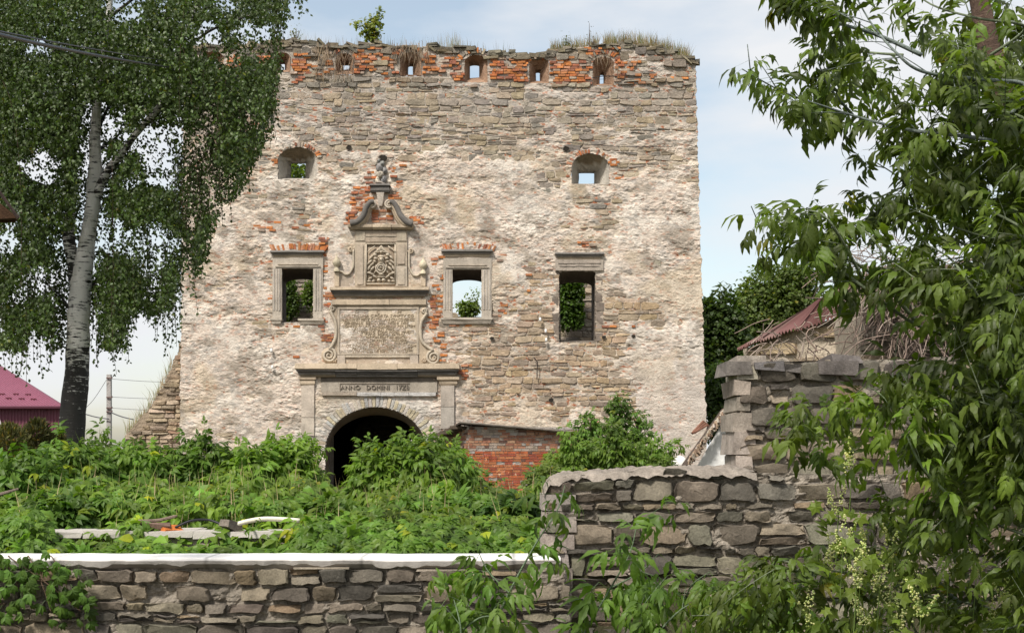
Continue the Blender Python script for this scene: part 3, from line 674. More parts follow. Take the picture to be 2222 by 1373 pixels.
for a_, b2 in ((775.8, 827), (827.6, 887), (887.6, 946)): slab(a_, b2, 851.4, 854.4, .13, 'frieze_fillet', portal, (0.50,0.48,0.46)); slab(a_, b2, 854.8, 859, .15, 'frieze_fillet', portal, (0.50,0.48,0.46))
# voussoirs of the gate arch
for k in range(46):
    th = math.pi*(k+.5)/46; r_in = 1.0; L = rnd.uniform(17, 27)
    def frA(u, v, d, th=th):   # u along the ring (px), v outward (px)
        ca, sa = -math.cos(th), math.sin(th); bx = gc+G_A*ca; by = G_S-G_B*sa
        nxn = ca/G_A; nyn = -sa/G_B; ln = math.hypot(nxn, nyn); nxn /= ln; nyn /= ln; tx, ty = -nyn, nxn
        return frT(bx+nxn*v+tx*u, by+nyn*v+ty*u, d)
    V, Fc = stone_piece([(-3.3, -.5), (3.3, -.5), (3.9, L), (-3.9, L)], frA, .12, .075+rnd.uniform(-.015, .02), .5, tilt=.006, sub=1, rough=.005)
    if np.cross(V[1]-V[0], V[4]-V[0])[1] > 1e9: pass
    mesh('voussoir', V, Fc, M['stone'], portal, np.tile(pick([(0.50,0.47,0.43), (0.54,0.46,0.33), (0.44,0.43,0.41), (0.56,0.51,0.44)]), (len(V), 1)))
# inscription tablet
slab(733, 909, 667, 769.5, .05, 'tablet', portal, (0.55,0.46,0.35), j=.002)
for (a_, b2, c2, d2) in ((733, 909, 667, 671), (733, 737.5, 671.3, 769.5), (904.5, 909, 671.3, 769.5), (738, 904, 766.5, 770)): slab(a_, b2, c2, d2, .09, 'tablet_frame', portal, (0.45,0.38,0.30), j=.002)
slab(733, 750, 771, 790, .12, 'plinth', portal, (0.47,0.40,0.33)); slab(890, 908, 771, 790, .12, 'plinth', portal, (0.47,0.40,0.33)); slab(750.5, 889.5, 776, 790, .06, 'plinth_panel', portal, (0.44,0.36,0.28)); slab(750.5, 889.5, 771, 775.5, .11, 'plinth', portal, (0.5,0.43,0.34))
slab(722, 845, 650.5, 662, .14, 'frieze', portal, LS); slab(845.7, 925, 650.5, 662, .13, 'frieze', portal, np.array(LS)*.85)
mould(722, 928, [(662.3, .11), (666.5, .07)], 'frieze_fillet', portal, np.array(LS)*.7)
mould(718, 932, [(625, .24), (631, .25), (632, .22)], 'cornice_slab', portal, LS, base=.05)
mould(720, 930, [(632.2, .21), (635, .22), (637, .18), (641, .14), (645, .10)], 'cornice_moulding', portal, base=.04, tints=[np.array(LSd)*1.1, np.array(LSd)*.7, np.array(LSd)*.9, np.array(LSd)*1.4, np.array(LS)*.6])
def text(body, cx, cy_, hpx, wpx, o_, name, parent, tint, skew=.0, ext=.012):
    cu = bpy.data.curves.new('t', 'FONT'); cu.body = body; cu.size = 1; cu.extrude = .5; cu.resolution_u = 2; cu.align_x = 'CENTER'; cu.align_y = 'CENTER'; cu.shear = skew
    ob = bpy.data.objects.new('t', cu); COL.objects.link(ob); dg = bpy.context.evaluated_depsgraph_get(); me = bpy.data.meshes.new_from_object(ob.evaluated_get(dg))
    co = np.empty(len(me.vertices)*3, np.float32); me.vertices.foreach_get('co', co); co = co.reshape(-1, 3)
    fc = [tuple(p.vertices) for p in me.polygons]; bpy.data.objects.remove(ob); bpy.data.meshes.remove(me); bpy.data.curves.remove(cu)
    x0, x1 = co[:, 0].min(), co[:, 0].max(); z0, z1 = co[:, 1].min(), co[:, 1].max()
    V = np.stack([X_(cx)+((co[:, 0]-x0)/(x1-x0)-.5)*wpx*U, YT-o_-(co[:, 2]+.5)*ext, Z_(cy_)+((co[:, 1]-z0)/(z1-z0)-.5)*hpx*U], 1)
    return mesh(name, V, fc, M['carved'], parent, np.tile(tint, (len(V), 1)))
lines = [("D            C            M", 821, 677, 6.5, 100), ("ILLVSTRISSIMA C.PORTA SVMPTV CO", 819, 685.2, 6, 158), ("MIZAGW ET PIETZ CASTELLANI CRACOVIENSIS", 820, 693.2, 6.4, 160), ("GENERALIS  DELICTERA  REGNI  IVRE", 817, 700.6, 5.4, 140), ("COMITIS PALATI PODOLIENSIS PER LITEM", 822, 707.6, 5.4, 158),
 ("ANNO  CHRISTI  MDCCXVII", 824, 713.6, 5, 112), ("O STEPHANVS  ETIAM  NOBIS  MAIESTI", 832, 719.8, 5, 132), ("IANVS  TVTVS  POPVLI  PATRONVS", 828, 726, 5, 126), ("POST AC DICTVM PORT BENEDICTAM", 826, 732.2, 5, 128), ("ET PORTAM CASTELLVM FVN ET DOMVM PERPETVAM", 822, 738.6, 5, 160),
 ("FVNDA  HANC  LAPIDE  CREAVIT", 829, 744.6, 5, 110), ("ANTE FVNDVM DIVITIS CVRIA PATRIA COM", 822, 750.2, 5, 162), ("PACATA PATRIA  DEDIT  CVRAVIT", 830, 755.6, 4.8, 130), ("CONTRA HOSTES DEI POPVLI IN PERPETVVM", 824, 760.6, 4.6, 142), ("ANNIS  DEI  GLORIA  PATRIAE", 824, 765.2, 4.2, 120)]
for s_, cx, cy_, h_, w_ in lines: text(s_, cx, cy_, h_, w_, .048, 'inscription_line', portal, (0.40,0.315,0.225), .15, .022)
text('ANNO   DOMINI   17Z8', 814, 840, 9.5, 148, .098, 'date_inscription', portal, (0.27,0.23,0.19), 0, .04)
for (a_, b2, c2, d2) in ((738, 890, 831.5, 833), (738, 739.4, 833, 848)): slab(a_, b2, c2, d2, .125, 'frieze_fillet', portal, (0.25,0.21,0.17), j=.001)
# big side volutes of the tablet
for sx, (tx, ty, bx, by) in ((-1, (722, 670, 715, 771)), (1, (921, 675, 941, 776))):
    mb = MB(); ed = 731 if sx < 0 else 911
    V, Fc = disc(bx, by, 17, .08); mb.add(V, Fc, LS)
    pts = spiral(bx, by, 15.5, 2.0, sx*1.0, math.pi/2 if sx < 0 else math.pi/2, .09); V, Fc = tube(pts, [.05-.028*k/len(pts) for k in range(len(pts))], 6); mb.add(V, Fc, (0.50,0.43,0.34))
    V, Fc = disc(tx, ty, 7.5, .08, 14); mb.add(V, Fc, LS)
    pts = spiral(tx, ty, 6.0, 1.6, -sx, math.pi/2, .09, 22); V, Fc = tube(pts, [.028-.01*k/len(pts) for k in range(len(pts))], 6); mb.add(V, Fc, (0.50,0.43,0.34))
    ax_ = ed; prof = spline([P(tx-sx*-6 if False else tx+sx*6, ty+4, YT-.1), P(ax_+sx*3, 700, YT-.1), P(ax_+sx*2, 728, YT-.1), P(ax_+sx*8, 745, YT-.1), P(bx+sx*(-6)+sx*4, by-16, YT-.1)], 8)
    V, Fc = tube(prof, .055, 6); mb.add(V, Fc, (0.49,0.42,0.33))
    ol = [(p[0], p[2]) for p in prof]; back = [(X_(ax_-sx*1), Z_(ty)), (X_(ax_-sx*1), Z_(788)), (X_(bx), Z_(788))]
    V = [(x, YT-.07, z) for x, z in ol+back[::-1]]; mb.add(V, [tuple(range(len(V)))], np.array(LS)*.92)
    mb.build('volute', M['carved'], portal, True)
    rb = MB()
    for k in range(7):
        th = 2*math.pi*k/6; V, Fc = ell((727 if sx < 0 else 921)+(4*math.cos(th) if k < 6 else 0), (780 if sx < 0 else 781)+(4*math.sin(th) if k < 6 else 0), 2.6, 2.6, .07, .05); rb.add(V, Fc, LS)
    rb.build('rosette', M['carved'], portal, True)
# aedicule with the relief
slab(769, 889, 501, 622, .05, 'aedicule_panel', portal, (0.42,0.35,0.27)); slab(771, 794, 527, 622, .12, 'pilaster', portal, (0.43,0.36,0.28)); slab(776, 789, 532, 618, .15, 'pilaster', portal, (0.46,0.38,0.30))
slab(859, 884, 527, 577, .12, 'pilaster', portal, (0.43,0.36,0.28)); slab(859, 884, 578, 622, .13, 'pilaster', portal, (0.43,0.37,0.30)); slab(864, 879, 532, 574, .15, 'pilaster', portal, (0.46,0.38,0.30)); slab(864, 879, 582, 618, .155, 'pilaster', portal, (0.46,0.39,0.31))
slab(771, 884, 503, 526.4, .13, 'architrave', portal, (0.38,0.31,0.24)); slab(773, 793, 505, 524, .15, 'architrave_block', portal, (0.41,0.35,0.27)); slab(862, 882, 505, 524, .15, 'architrave_block', portal, (0.41,0.35,0.27)); slab(794, 861, 512, 514.5, .15, 'architrave_fillet', portal, (0.42,0.36,0.28))
for k, (a_, b2) in enumerate(((757, 809), (810, 850), (851, 899))): mould(a_, b2, [(489.5, .22), (496, .22), (500.5, .15)], 'pediment_cornice', portal, np.array(LS)*(.75, 1.05, .8)[k], base=.05, ends=(k == 0, k == 2))
# coat of arms relief
arms = MB(); ac, at_ = 827, 574
for (a_, b2, c2, d2) in ((794, 860, 529, 532), (794, 797, 532, 618), (857, 860, 532, 618), (797, 857, 615.5, 618.5)):
    V, Fc = box(X_(a_), X_(b2), YT-.14, YT, Z_(d2), Z_(c2)); arms.add(V, Fc, (0.47,0.40,0.31))
V, Fc = box(X_(797), X_(857), YT-.08, YT, Z_(616), Z_(532)); arms.add(V, Fc, (0.34,0.27,0.20))
def A(cx, cy_, rx, ry, th=.09, rot=0, o_=.08, c=(0.49,0.42,0.33)):
    V, Fc = ell(cx, cy_, rx, ry, o_, th, rot); arms.add(V, Fc, np.array(c)*rnd.uniform(.9, 1.08))
for k in range(11):    # shell fan
    th = math.pi*(.08+.84*k/10); A(828-11*math.cos(th), 552-11*math.sin(th), 9, 1.7, .07, math.pi-th if False else -(math.pi-th)+math.pi, .09)
A(828, 548, 4, 3.4, .1); A(828, 558, 8.5, 3.2, .11); A(828, 565, 6.5, 6.5, .15); A(825, 564, 1.6, 1.6, .17, 0, .09, (.16,.12,.09)); A(831, 564, 1.6, 1.6, .17, 0, .09, (.16,.12,.09)); A(828, 572, 7, 2.2, .14)
for sx in (-1, 1):
    for (dx, dy, rx, ry, th, rot) in ((14, 554, 5, 4, .09, .3), (12, 562, 4.5, 3.4, .1, -.4), (14, 569, 4, 3, .11, 0), (22, 560, 6.5, 2.6, .08, .9), (25, 570, 8, 2.6, .07, .8), (20, 575, 8, 2.6, .08, .7), (26, 582, 7, 2.8, .07, 1.1), (19, 584, 7, 3, .08, .9), (27, 592, 6, 2.2, .06, .4), (22, 595, 9, 2.4, .09, -.35), (14, 601, 7, 2.4, .09, -.6), (24, 605, 6, 2.6, .08, .5), (26, 611, 5, 2.8, .08, 0), (17, 611, 4, 3, .09, .4), (12, 590, 6, 2.2, .08, .9), (11, 580, 2.2, 6, .07, 0)):
        A(828+sx*dx, dy, rx, ry, th, -sx*rot if True else 0)
    A(828+sx*5, 609, 4.6, 4.6, .12)
    V, Fc = tube([P(828+sx*(14+17*math.sin(q)), 533+q*13.5 if False else 534+q*11, YT-.14) for q in (0, .3, .6, .9, 1.2)], .02, 5); arms.add(V, Fc, (0.5,0.43,0.34))
V, Fc = disc(827.5, 584, 10.5, .15, 20); arms.add(V, Fc, (0.49,0.42,0.33)); V, Fc = tube(spiral(827.5, 584, 10.5, 1, 1, 0, .16, 24, 1.0), .022, 6); arms.add(V, Fc, (0.52,0.45,0.36)); V, Fc = tube(spiral(827.5, 583, 6.5, 1, 1, 0, .17, 20, 1.0), .02, 6); arms.add(V, Fc, (0.52,0.45,0.36)); A(827.5, 582.5, 3.2, 2.8, .19)
A(828, 597, 7, 3, .13); A(828, 602, 10, 2.3, .11)
arms.build('coat_of_arms', M['carved'], portal, True)
# side curls and finials
for sx, (vx, vy, fx, fy, ex) in ((-1, (762, 542, 732, 571, 767)), (1, (892, 545, 919, 576, 888))):
    mb = MB(); V, Fc = tube(spiral(vx, vy, 6, 1.5, sx, 0 if sx < 0 else math.pi, .1, 22), .03, 6); mb.add(V, Fc, LS)
    pp = spline([P(ex, vy, YT-.1), P(ex, vy+30, YT-.1), P(ex+sx*2, vy+40, YT-.1), P(ex+sx*9, vy+51, YT-.1), P(ex+sx*17, vy+53, YT-.1), P(ex+sx*24, vy+48, YT-.1), P(fx-sx*2, vy+45, YT-.1)], 6)
    V, Fc = tube(pp, .038, 6); mb.add(V, Fc, (0.5,0.43,0.34)); mb.build('side_curl', M['carved'], portal, True)
    x0, x1 = sorted((fx-6, fx+6)); slab(x0+1, x1-1, fy+20, 622, .14, 'finial_pedestal', portal, LS)
    xa, xb = sorted((fx-sx*6, ex)); slab(xa, xb, vy+56, 622, .06, 'side_panel', portal, (0.43,0.36,0.29))
    prof = [(-19, .6), (-14, 1.4), (-9, 3.6), (-6, 6.5), (-1, 9), (4, 8.2), (8, 5.4), (10, 3.6), (13, 4.2), (15, 6.2), (20, 6.6)]; V = []; Fc = []; n = 12
    for dy, r_ in prof:
        for k in range(n): V.append((X_(fx)+r_*U*math.cos(2*math.pi*k/n), YT-.15+r_*U*math.sin(2*math.pi*k/n), Z_(fy+dy)))
    for i in range(len(prof)-1):
        for k in range(n): Fc.append((i*n+k, i*n+(k+1) % n, (i+1)*n+(k+1) % n, (i+1)*n+k))
    mesh('finial', V, Fc, M['carved'], portal, np.tile((0.56,0.49,0.36), (len(V), 1)), True)
# scrolled pediment
for sx, pts, (vx, vy) in ((-1, [(760, 484), (775, 481), (788, 468), (794, 452), (802, 440), (811, 437)], (808, 447)), (1, [(895, 486), (882, 481), (869, 467), (862, 452), (854, 440), (846, 437)], (846, 447))):
    for q, (off, rr, tn) in enumerate(((0, .085, np.array(LSd)*1.2), (1, .07, np.array(LS)*1.0), (2, .055, np.array(LS)*.85))):
        pp = spline([P(x-sx*off*(-3.4 if False else 3.4)*(1 if k < 5 else .3)*-(-1), y+off*4.4*(1 if 0 < k < 5 else .4), YT-.30+off*.06) for k, (x, y) in enumerate(pts)], 8)
        V, Fc = tube(pp, [rr*(1.25-.35*k/len(pp)) for k in range(len(pp))], 8); mesh('scroll', V, Fc, M['carved'], portal, np.tile(tn, (len(V), 1)), True)
    mb = MB(); V, Fc = disc(vx, vy, 10, .24); mb.add(V, Fc, LS); V, Fc = tube(spiral(vx, vy, 9, 1.8, sx, math.pi/2, .25), [.04-.02*k/34 for k in range(35)], 6); mb.add(V, Fc, (0.52,0.45,0.37)); mb.build('scroll_eye', M['carved'], portal, True)
mould(818, 835, [(420, .12), (449, .05)], 'keystone', portal, (0.48,0.42,0.36), base=.1)
mould(803, 849, [(402, .14), (406, .17), (408, .12), (412, .12), (416, .15), (420, .12)], 'pedestal', portal, base=.1, tints=[np.array(LSd)*1.4]+[np.array(LSd)*.9]*5)
# weathered remains of a figure on top : one eroded lump with legs, torso and a stump
mb = MB()
for (x, y, rx, ry, d_) in ((820, 392, 5, 9, .12), (833, 391, 6, 10, .12), (826, 380, 9, 9, .16), (824, 366, 8, 11, .15), (830, 358, 5, 8, .12), (817, 357, 3.5, 6, .1), (835, 372, 5, 8, .13), (826, 399, 12, 4, .16), (822, 351, 3, 5, .08)):
    V, Fc = ell(x, y, rx, ry, .06, d_, rnd.uniform(-.3, .3), 10, 5); V = V+RN.uniform(-.02, .02, V.shape); mb.add(V, Fc, pick([(0.50,0.44,0.36), (0.26,0.25,0.24), (0.42,0.37,0.31)]))
mb.build('eroded_statue', M['carved'], portal, True)

# small fittings on the tower
for i, (x, y) in enumerate(((1172, 693), (1184, 718), (1185, 737), (591, 760), (593, 796))):
    o_ = MB(); V, Fc = tube([(0, 0, .05), (0, 0, .02), (0, 0, -.02), (0, 0, -.07)], [.018, .04, .035, .05], 8); o_.add(V, Fc, (0.75,0.74,0.72)); ob = o_.build('insulator', M['plastic'], None, True); ob.location = (X_(x), YT-.16, Z_(y))
    tag(ob, ['white porcelain insulator on the tower, topmost of three left of the bare window hole', 'white porcelain insulator on the tower, middle of three below left of the window hole', 'white porcelain insulator on the tower, lowest of three below left of the window hole', 'upper of two small white insulators on plaster left of the inscription', 'lower of two small white insulators on plaster left of the portal cornice'][i], 'insulator', 'insulators on the tower front')
V, Fc = tube([P(1158, 775, YT-.12), P(1166, 785, YT-.14), P(1165, 822, YT-.13)], .02, 5); tag(mesh('iron_rod', V, Fc, M['metal'], None, np.tile((.05,.04,.035), (len(V), 1))), 'thin rusty iron rod hanging on the bare stone below the window hole', 'rod')
def cable(name, label, pts, r_, tint=(.015,.015,.017), group=None, n=10):
    V, Fc = tube(spline(pts, n), r_, 5); return tag(mesh(name, V, Fc, M['plastic'], None, np.tile(tint, (len(V), 1)), True), label, 'cable', group)
cable('overhead_cable', 'thick black overhead cable crossing the birch crown to the tower', [P(-40+515*f, 66+94*f+22*f*(1-f)*1.6, 1/((1-f)/6.0+f/39.9)) for f in (0, .15, .3, .5, .7, .85, 1)], .012, n=4)
cable('overhead_cable', 'thin black overhead wire just above the thick cable in the birch', [P(-40+515*f, 60+88*f+14*f*(1-f)*1.6, 1/((1-f)/6.1+f/39.9)) for f in (0, .15, .3, .5, .7, .85, 1)], .005, n=4)
cable('wall_cable', 'thin dark cable sagging across the upper tower wall', [P(560, 215, 39.82), P(680, 240, 39.84), P(860, 268, 39.84), P(1040, 292, 39.84), P(1180, 305, 39.84), P(1340, 318, 39.84), P(1460, 318, 39.86)], .009)
cable('wall_cable', 'short dark cable lying across the rightmost loophole', [P(1284, 170, 39.8), P(1305, 166, 39.7), P(1338, 166, 39.8)], .014)
cable('wall_cable', 'thin grey cable at the foot of the rightmost loophole', [P(1284, 170, 39.78), P(1310, 172, 39.7), P(1350, 162, 39.8), P(1450, 178, 39.8)], .006)

# ================================================================= interior ruin seen through the windows
def wallmass(name, label, cat, poly, Y0, Y1, pal, hmin, hmax, wmin, wmax, mortar=(0.36,0.31,0.25), seed=3, mat='stone', mmat='facade', limit=300, prot=.03, group=None, sub=2, rings=1, gap=.02, wav=.03, depth=.1, jit=.012, step=.06, rough=.012, tilt=.02, side=False, amp=.05, hpal=None):
    """rubble wall with outline poly (px,py seen at Y0): rough mortar core with thickness + single stones"""
    root = empty(name, label, cat, group)
    W = [(X_(p[0], Y0), Z_(p[1], Y0)) for p in poly]
    x0, x1 = min(p[0] for p in W), max(p[0] for p in W); z0, z1 = min(p[1] for p in W), max(p[1] for p in W)
    gx2 = np.arange(x0, x1+step, step); gz2 = np.arange(z0, z1+step, step); A_, B_ = np.meshgrid(gx2, gz2)
    ys_ = Y0+(.012 if mmat == 'near_mortar' else 0)-amp*(fbm(A_/.30, B_/.16, seed, 4, .6)-.5)*1.3-amp*.9*(fbm(A_/.07, B_/.05, seed+9, 3, .65)-.5)
    jx2 = (vn(A_/step*.7, B_/step*.7, seed+1)-.5)*step*.5; V = np.stack([A_+jx2, ys_, B_+jx2], -1).reshape(-1, 3); id_ = np.arange(A_.size).reshape(A_.shape)
    ca, cb = (A_[:-1, :-1]+A_[1:, 1:])/2, (B_[:-1, :-1]+B_[1:, 1:])/2; kp = inpoly(ca, cb, W)
    Q = np.stack([id_[:-1, :-1], id_[:-1, 1:], id_[1:, 1:], id_[1:, :-1]], -1)[kp]
    us = np.unique(Q); rm = np.full(A_.size, -1); rm[us] = np.arange(len(us))
    tn = np.array(mortar)*(.7+.6*fbm(V[us, 0]/.25, V[us, 2]/.2, seed+4, 4))[:, None]
    mesh('mortar', V[us], rm[Q], M[mmat], root, tn)
    # thickness: outline extruded back
    n = len(W); Vs = [(x, Y0+.02, z) for x, z in W]+[(x, Y1, z) for x, z in W]; Fs = [(i, (i+1) % n, n+(i+1) % n, n+i) for i in range(n)]+[tuple(range(n, 2*n))]
    mesh('core', Vs, Fs, M[mmat], root, np.tile(np.array(mortar)*.95, (len(Vs), 1)))
    pc = Pieces('stone', M[mat], limit); rg_ = random.Random(seed)
    for c4 in rubble(x0, x1, z0, z1, hmin, hmax, wmin, wmax, wav, gap, seed, rng=rg_):
        cx = sum(q[0] for q in c4)/4; cz = sum(q[1] for q in c4)/4
        if not inp(cx, cz, W): continue
        if sum(inp(q[0]*.8+cx*.2, q[1]*.8+cz*.2, W) for q in c4) < 3: continue
        if rg_.random() < .04: continue
        V, Fc = stone_piece(c4, lambda u, v, d: (u, Y0-d, v), depth, prot+rg_.uniform(-.6, .8)*prot, jit, tilt, rings, sub, rough, rg_)
        pc.add(V, Fc, pick(pal, rg_, .2), abs(c4[1][0]-c4[0][0])*abs(c4[2][1]-c4[1][1]))
    pc.build(root); return root
wallmass('ruined_inner_wall', 'overgrown ruined stone wall seen through the tower windows', 'wall', [(540,1040),(540,600),(620,610),(650,598),(700,600),(760,640),(900,655),(980,685),(1050,688),(1100,660),(1230,640),(1262,598),(1330,602),(1380,700),(1400,1040)], 51.0, 52.0, PAL_T, .15, .32, .3, .8, seed=12, limit=60)
wallmass('ruined_wall', 'broken brown rubble wall stub sloping down left of the tower', 'wall', [(270,1040),(272,945),(290,925),(305,905),(322,890),(335,868),(345,850),(356,838),(362,815),(372,800),(376,780),(386,768),(389,745),(394,735),(394,1040)], 40.6, 41.6, [(0.38,0.29,0.20),(0.42,0.33,0.23),(0.30,0.24,0.18),(0.46,0.37,0.27),(0.34,0.23,0.16)], .09, .2, .2, .6, (0.33,0.26,0.19), seed=14, prot=.05, tilt=.03, step=.05)

# ================================================================= brick shed
shed = empty('brick_shed', 'low red brick lean-to with dark sagging roof against the tower', 'shed')
Cn = np.array(P(1018, 925, 36.0)); Le = np.array(((960-CX)*39.8/F, 39.8, Cn[2])); Ri = np.array(((1275-CX)*37.0/F, 37.0, Cn[2]))
zt = Cn[2]; zb = 0.6
bs = Pieces('brick', M['brick'], 300); mbw = MB()
for (Pa, Pb, side) in ((Cn, Ri, 0), (Le, Cn, 1)):
    d = Pb-Pa; L = float(np.linalg.norm(d[:2])); ux = d/L; nrm = np.array((ux[1], -ux[0], 0.0))
    if nrm[1] > 0 and side == 0: nrm = -nrm
    if side == 1 and nrm[0] > 0: nrm = -nrm
    nn = 40; V = []; Fc = []; T = []
    for zq in range(24):
        for k in range(nn+1): f = k/nn; V.append(Pa+ux*L*f+nrm*(.006*rnd.uniform(-1, 1))+np.array((0, 0, 0))); V[-1] = np.array((V[-1][0], V[-1][1], zb+(zt-zb)*zq/23)); T.append(np.array((0.42,0.38,0.34))*rnd.uniform(.75, 1.1))
    for zq in range(23):
        for k in range(nn): a0 = zq*(nn+1)+k; Fc.append((a0, a0+1, a0+nn+2, a0+nn+1))
    mbw.add(V, Fc, np.array(T))
    z = zb; r_ = 0
    while z < zt-.06:
        s_ = -rnd.uniform(0, .2)
        while s_ < L:
            bl = rnd.choice((.25, .25, .25, .125)); a0, b0 = max(s_, 0), min(s_+bl-.016, L)
            if b0-a0 > .05 and rnd.random() > .03:
                pr = .014+rnd.uniform(-.006, .012); hh = .066; hi = (z-zb)/(zt-zb)
                tn = pick([(0.40,0.11,0.05), (0.46,0.14,0.06), (0.36,0.10,0.06), (0.50,0.19,0.09)]) if hi < .62 else pick([(0.40,0.20,0.12), (0.42,0.25,0.16), (0.36,0.17,0.11), (0.40,0.32,0.26)])
                if hi > .93 and rnd.random() < .7: tn = pick([(0.42,0.38,0.34)])
                if rnd.random() < .1: tn = pick([(0.45,0.40,0.36), (0.16,0.09,0.07)])
                V = []
                for dz in (0, hh):
                    for (q, dd) in ((a0, pr), (b0, pr), (b0, -.05), (a0, -.05)): V.append(Pa+ux*q+nrm*dd+np.array((0, 0, z-Pa[2]+dz))+RN.uniform(-.004, .004, 3))
                bs.add(V, [(0,1,5,4),(1,2,6,5),(2,3,7,6),(3,0,4,7),(4,5,6,7),(3,2,1,0)], tn, (b0-a0)*(1.2 if side == 0 else .8)*(1+z*.2))
            s_ += bl
        z += .079; r_ += 1
mbw.build('wall_mortar', M['facade'], shed); bs.build(shed)
roofA = np.array(P(944, 943, 38.6)); roofB = np.array(P(1000, 914, 35.7)); roofC = np.array(P(1285, 938, 36.8)); roofD = np.array((X_(1003), 39.85, 2.76)); roofE = np.array((X_(1290), 39.85, 2.46)); roofF = np.array((X_(940), 39.85, 2.42))
def quadslab(a_, b2, c2, d2, th, name, par, tint, mat='wood'):
    a_, b2, c2, d2 = [np.asarray(q, float) for q in (a_, b2, c2, d2)]; dn = np.array((0, 0, th)); V = [a_, b2, c2, d2, a_-dn, b2-dn, c2-dn, d2-dn]
    return mesh(name, V, [(3,2,1,0),(4,5,6,7),(0,1,5,4),(1,2,6,5),(2,3,7,6),(3,0,4,7)], M[mat], par, np.tile(tint, (8, 1)))
nb_ = 14
for k in range(nb_):   # roof boards running up to the tower
    f0, f1 = k/nb_, (k+.96)/nb_; dz = np.array((0, 0, rnd.uniform(-.012, .012)))
    quadslab(roofB+(roofC-roofB)*f0+dz, roofB+(roofC-roofB)*f1+dz, roofD+(roofE-roofD)*f1, roofD+(roofE-roofD)*f0, .05, 'roof_board', shed, np.array((0.10,0.08,0.065))*rnd.uniform(.7, 1.4))
for k in range(6):
    f0, f1 = k/6, (k+.95)/6; quadslab(roofA+(roofB-roofA)*f0, roofA+(roofB-roofA)*f1, roofF+(roofD-roofF)*f1, roofF+(roofD-roofF)*f0, .05, 'roof_board', shed, np.array((0.11,0.09,0.075))*rnd.uniform(.7, 1.4))
for k in range(4):
    q = roofA+(roofB-roofA)*(.3+.2*k)-np.array((0, -.3, .07)); V, Fc = box(q[0]-.25, q[0]+.7, q[1]-.04, q[1]+.06, q[2]-.1, q[2]-.01); mesh('rafter', V, Fc, M['wood'], shed, np.tile((0.11,0.085,0.065), (8, 1)))
V, Fc = tube([tuple(roofB-np.array((0, 0, .03))), tuple(roofC-np.array((0, 0, .03)))], .03, 5); mesh('eaves_board', V, Fc, M['wood'], shed, np.tile((0.22,0.19,0.16), (len(V), 1)))

# ================================================================= near walls
NM = (0.30,0.262,0.215)
YW = 11.0
retain = wallmass('retaining_wall', 'low dark rubble retaining wall with white painted capping', 'wall', [(-260,1500),(-260,1224),(300,1226),(700,1228),(1218,1224),(1240,1260),(1240,1500)], YW, 11.5, PAL_N, .075, .22, .17, .46, NM, seed=22, mat='near_stone', mmat='near_mortar', prot=.046, sub=3, rings=2, gap=.018, wav=.045, jit=.018, step=.014, rough=.008, tilt=.022, amp=.075, depth=.12)
# capping: white painted top, grey ragged render edge
xs_ = np.linspace(X_(-262, YW), X_(1216, YW), 190); V = []; Fc = []; T = []
zc = Z_(1209, YW)
for k, x in enumerate(xs_):
    n_ = float(fbm(x*3, 1, 5, 3))-.5; n2_ = float(fbm(x*6, 2, 6, 4, .6)); dz = .012*n_
    V += [(x, YW+.47, zc+dz), (x, YW-.03+.01*n_, zc+dz+.002), (x, YW-.045+.012*n_, zc-.010+dz-.01*n2_), (x, YW-.062+.02*n_, zc-.020+dz-.012*n2_), (x, YW-.055+.03*n_, zc-.052-.05*max(0, n2_-.42)*2), (x, YW+.0, zc-.085-.03*n2_)]
    dq = .6+.8*float(fbm(x*5, 3, 9, 4, .6)); jt = .55 if (x % 1.37) < .03 else 1.0; T += [np.array(c_)*m_*jt for c_, m_ in (((.80,.79,.77), min(1, .93*max(dq, .92))), ((.78,.77,.75), min(1.03, max(dq, .82))), ((.60,.585,.56), dq), ((.36,.335,.31), dq), ((.33,.305,.275), dq), ((.28,.255,.23), dq))]
    if k:
        for q in range(5): a0 = (k-1)*6+q; Fc.append((a0, a0+1, a0+7, a0+6))
Fc.append((0, 1, 2, 3, 4, 5)); mesh('white_capping', V, Fc, M['paint'], retain, np.array(T))
for i, (xa, xb, yy, dy) in enumerate(((150, 165, 0, 0), (905, 1010, 1233, 4), (830, 905, 1232, 5), (640, 760, 1229, 3), (330, 560, 1229, 2))):   # thin flat slates wedged under the capping
    if i in (0, 2, 4): continue
    V, Fc = box(X_(xa, YW), X_(xb, YW), YW-.07, YW+.2, Z_(yy+dy, YW), Z_(yy, YW), .006); mesh('slate', V, Fc, M['near_stone'], retain, np.tile(pick([(0.33,0.28,0.22)]), (8, 1)))

rwall = wallmass('stone_wall', 'chest-high rubble wall with rounded mortar top right of the white capping', 'wall', [(1184,1500),(1184,1060),(1190,1042),(1230,1034),(1330,1026),(1450,1018),(1600,1018),(1650,1026),(1800,1030),(2500,1030),(2500,1500)], 11.25, 11.85, PAL_N, .065, .20, .14, .40, NM, seed=27, mat='near_stone', mmat='near_mortar', prot=.05, sub=3, rings=2, gap=.017, wav=.05, jit=.018, step=.016, rough=.009, tilt=.026, amp=.085, depth=.12)
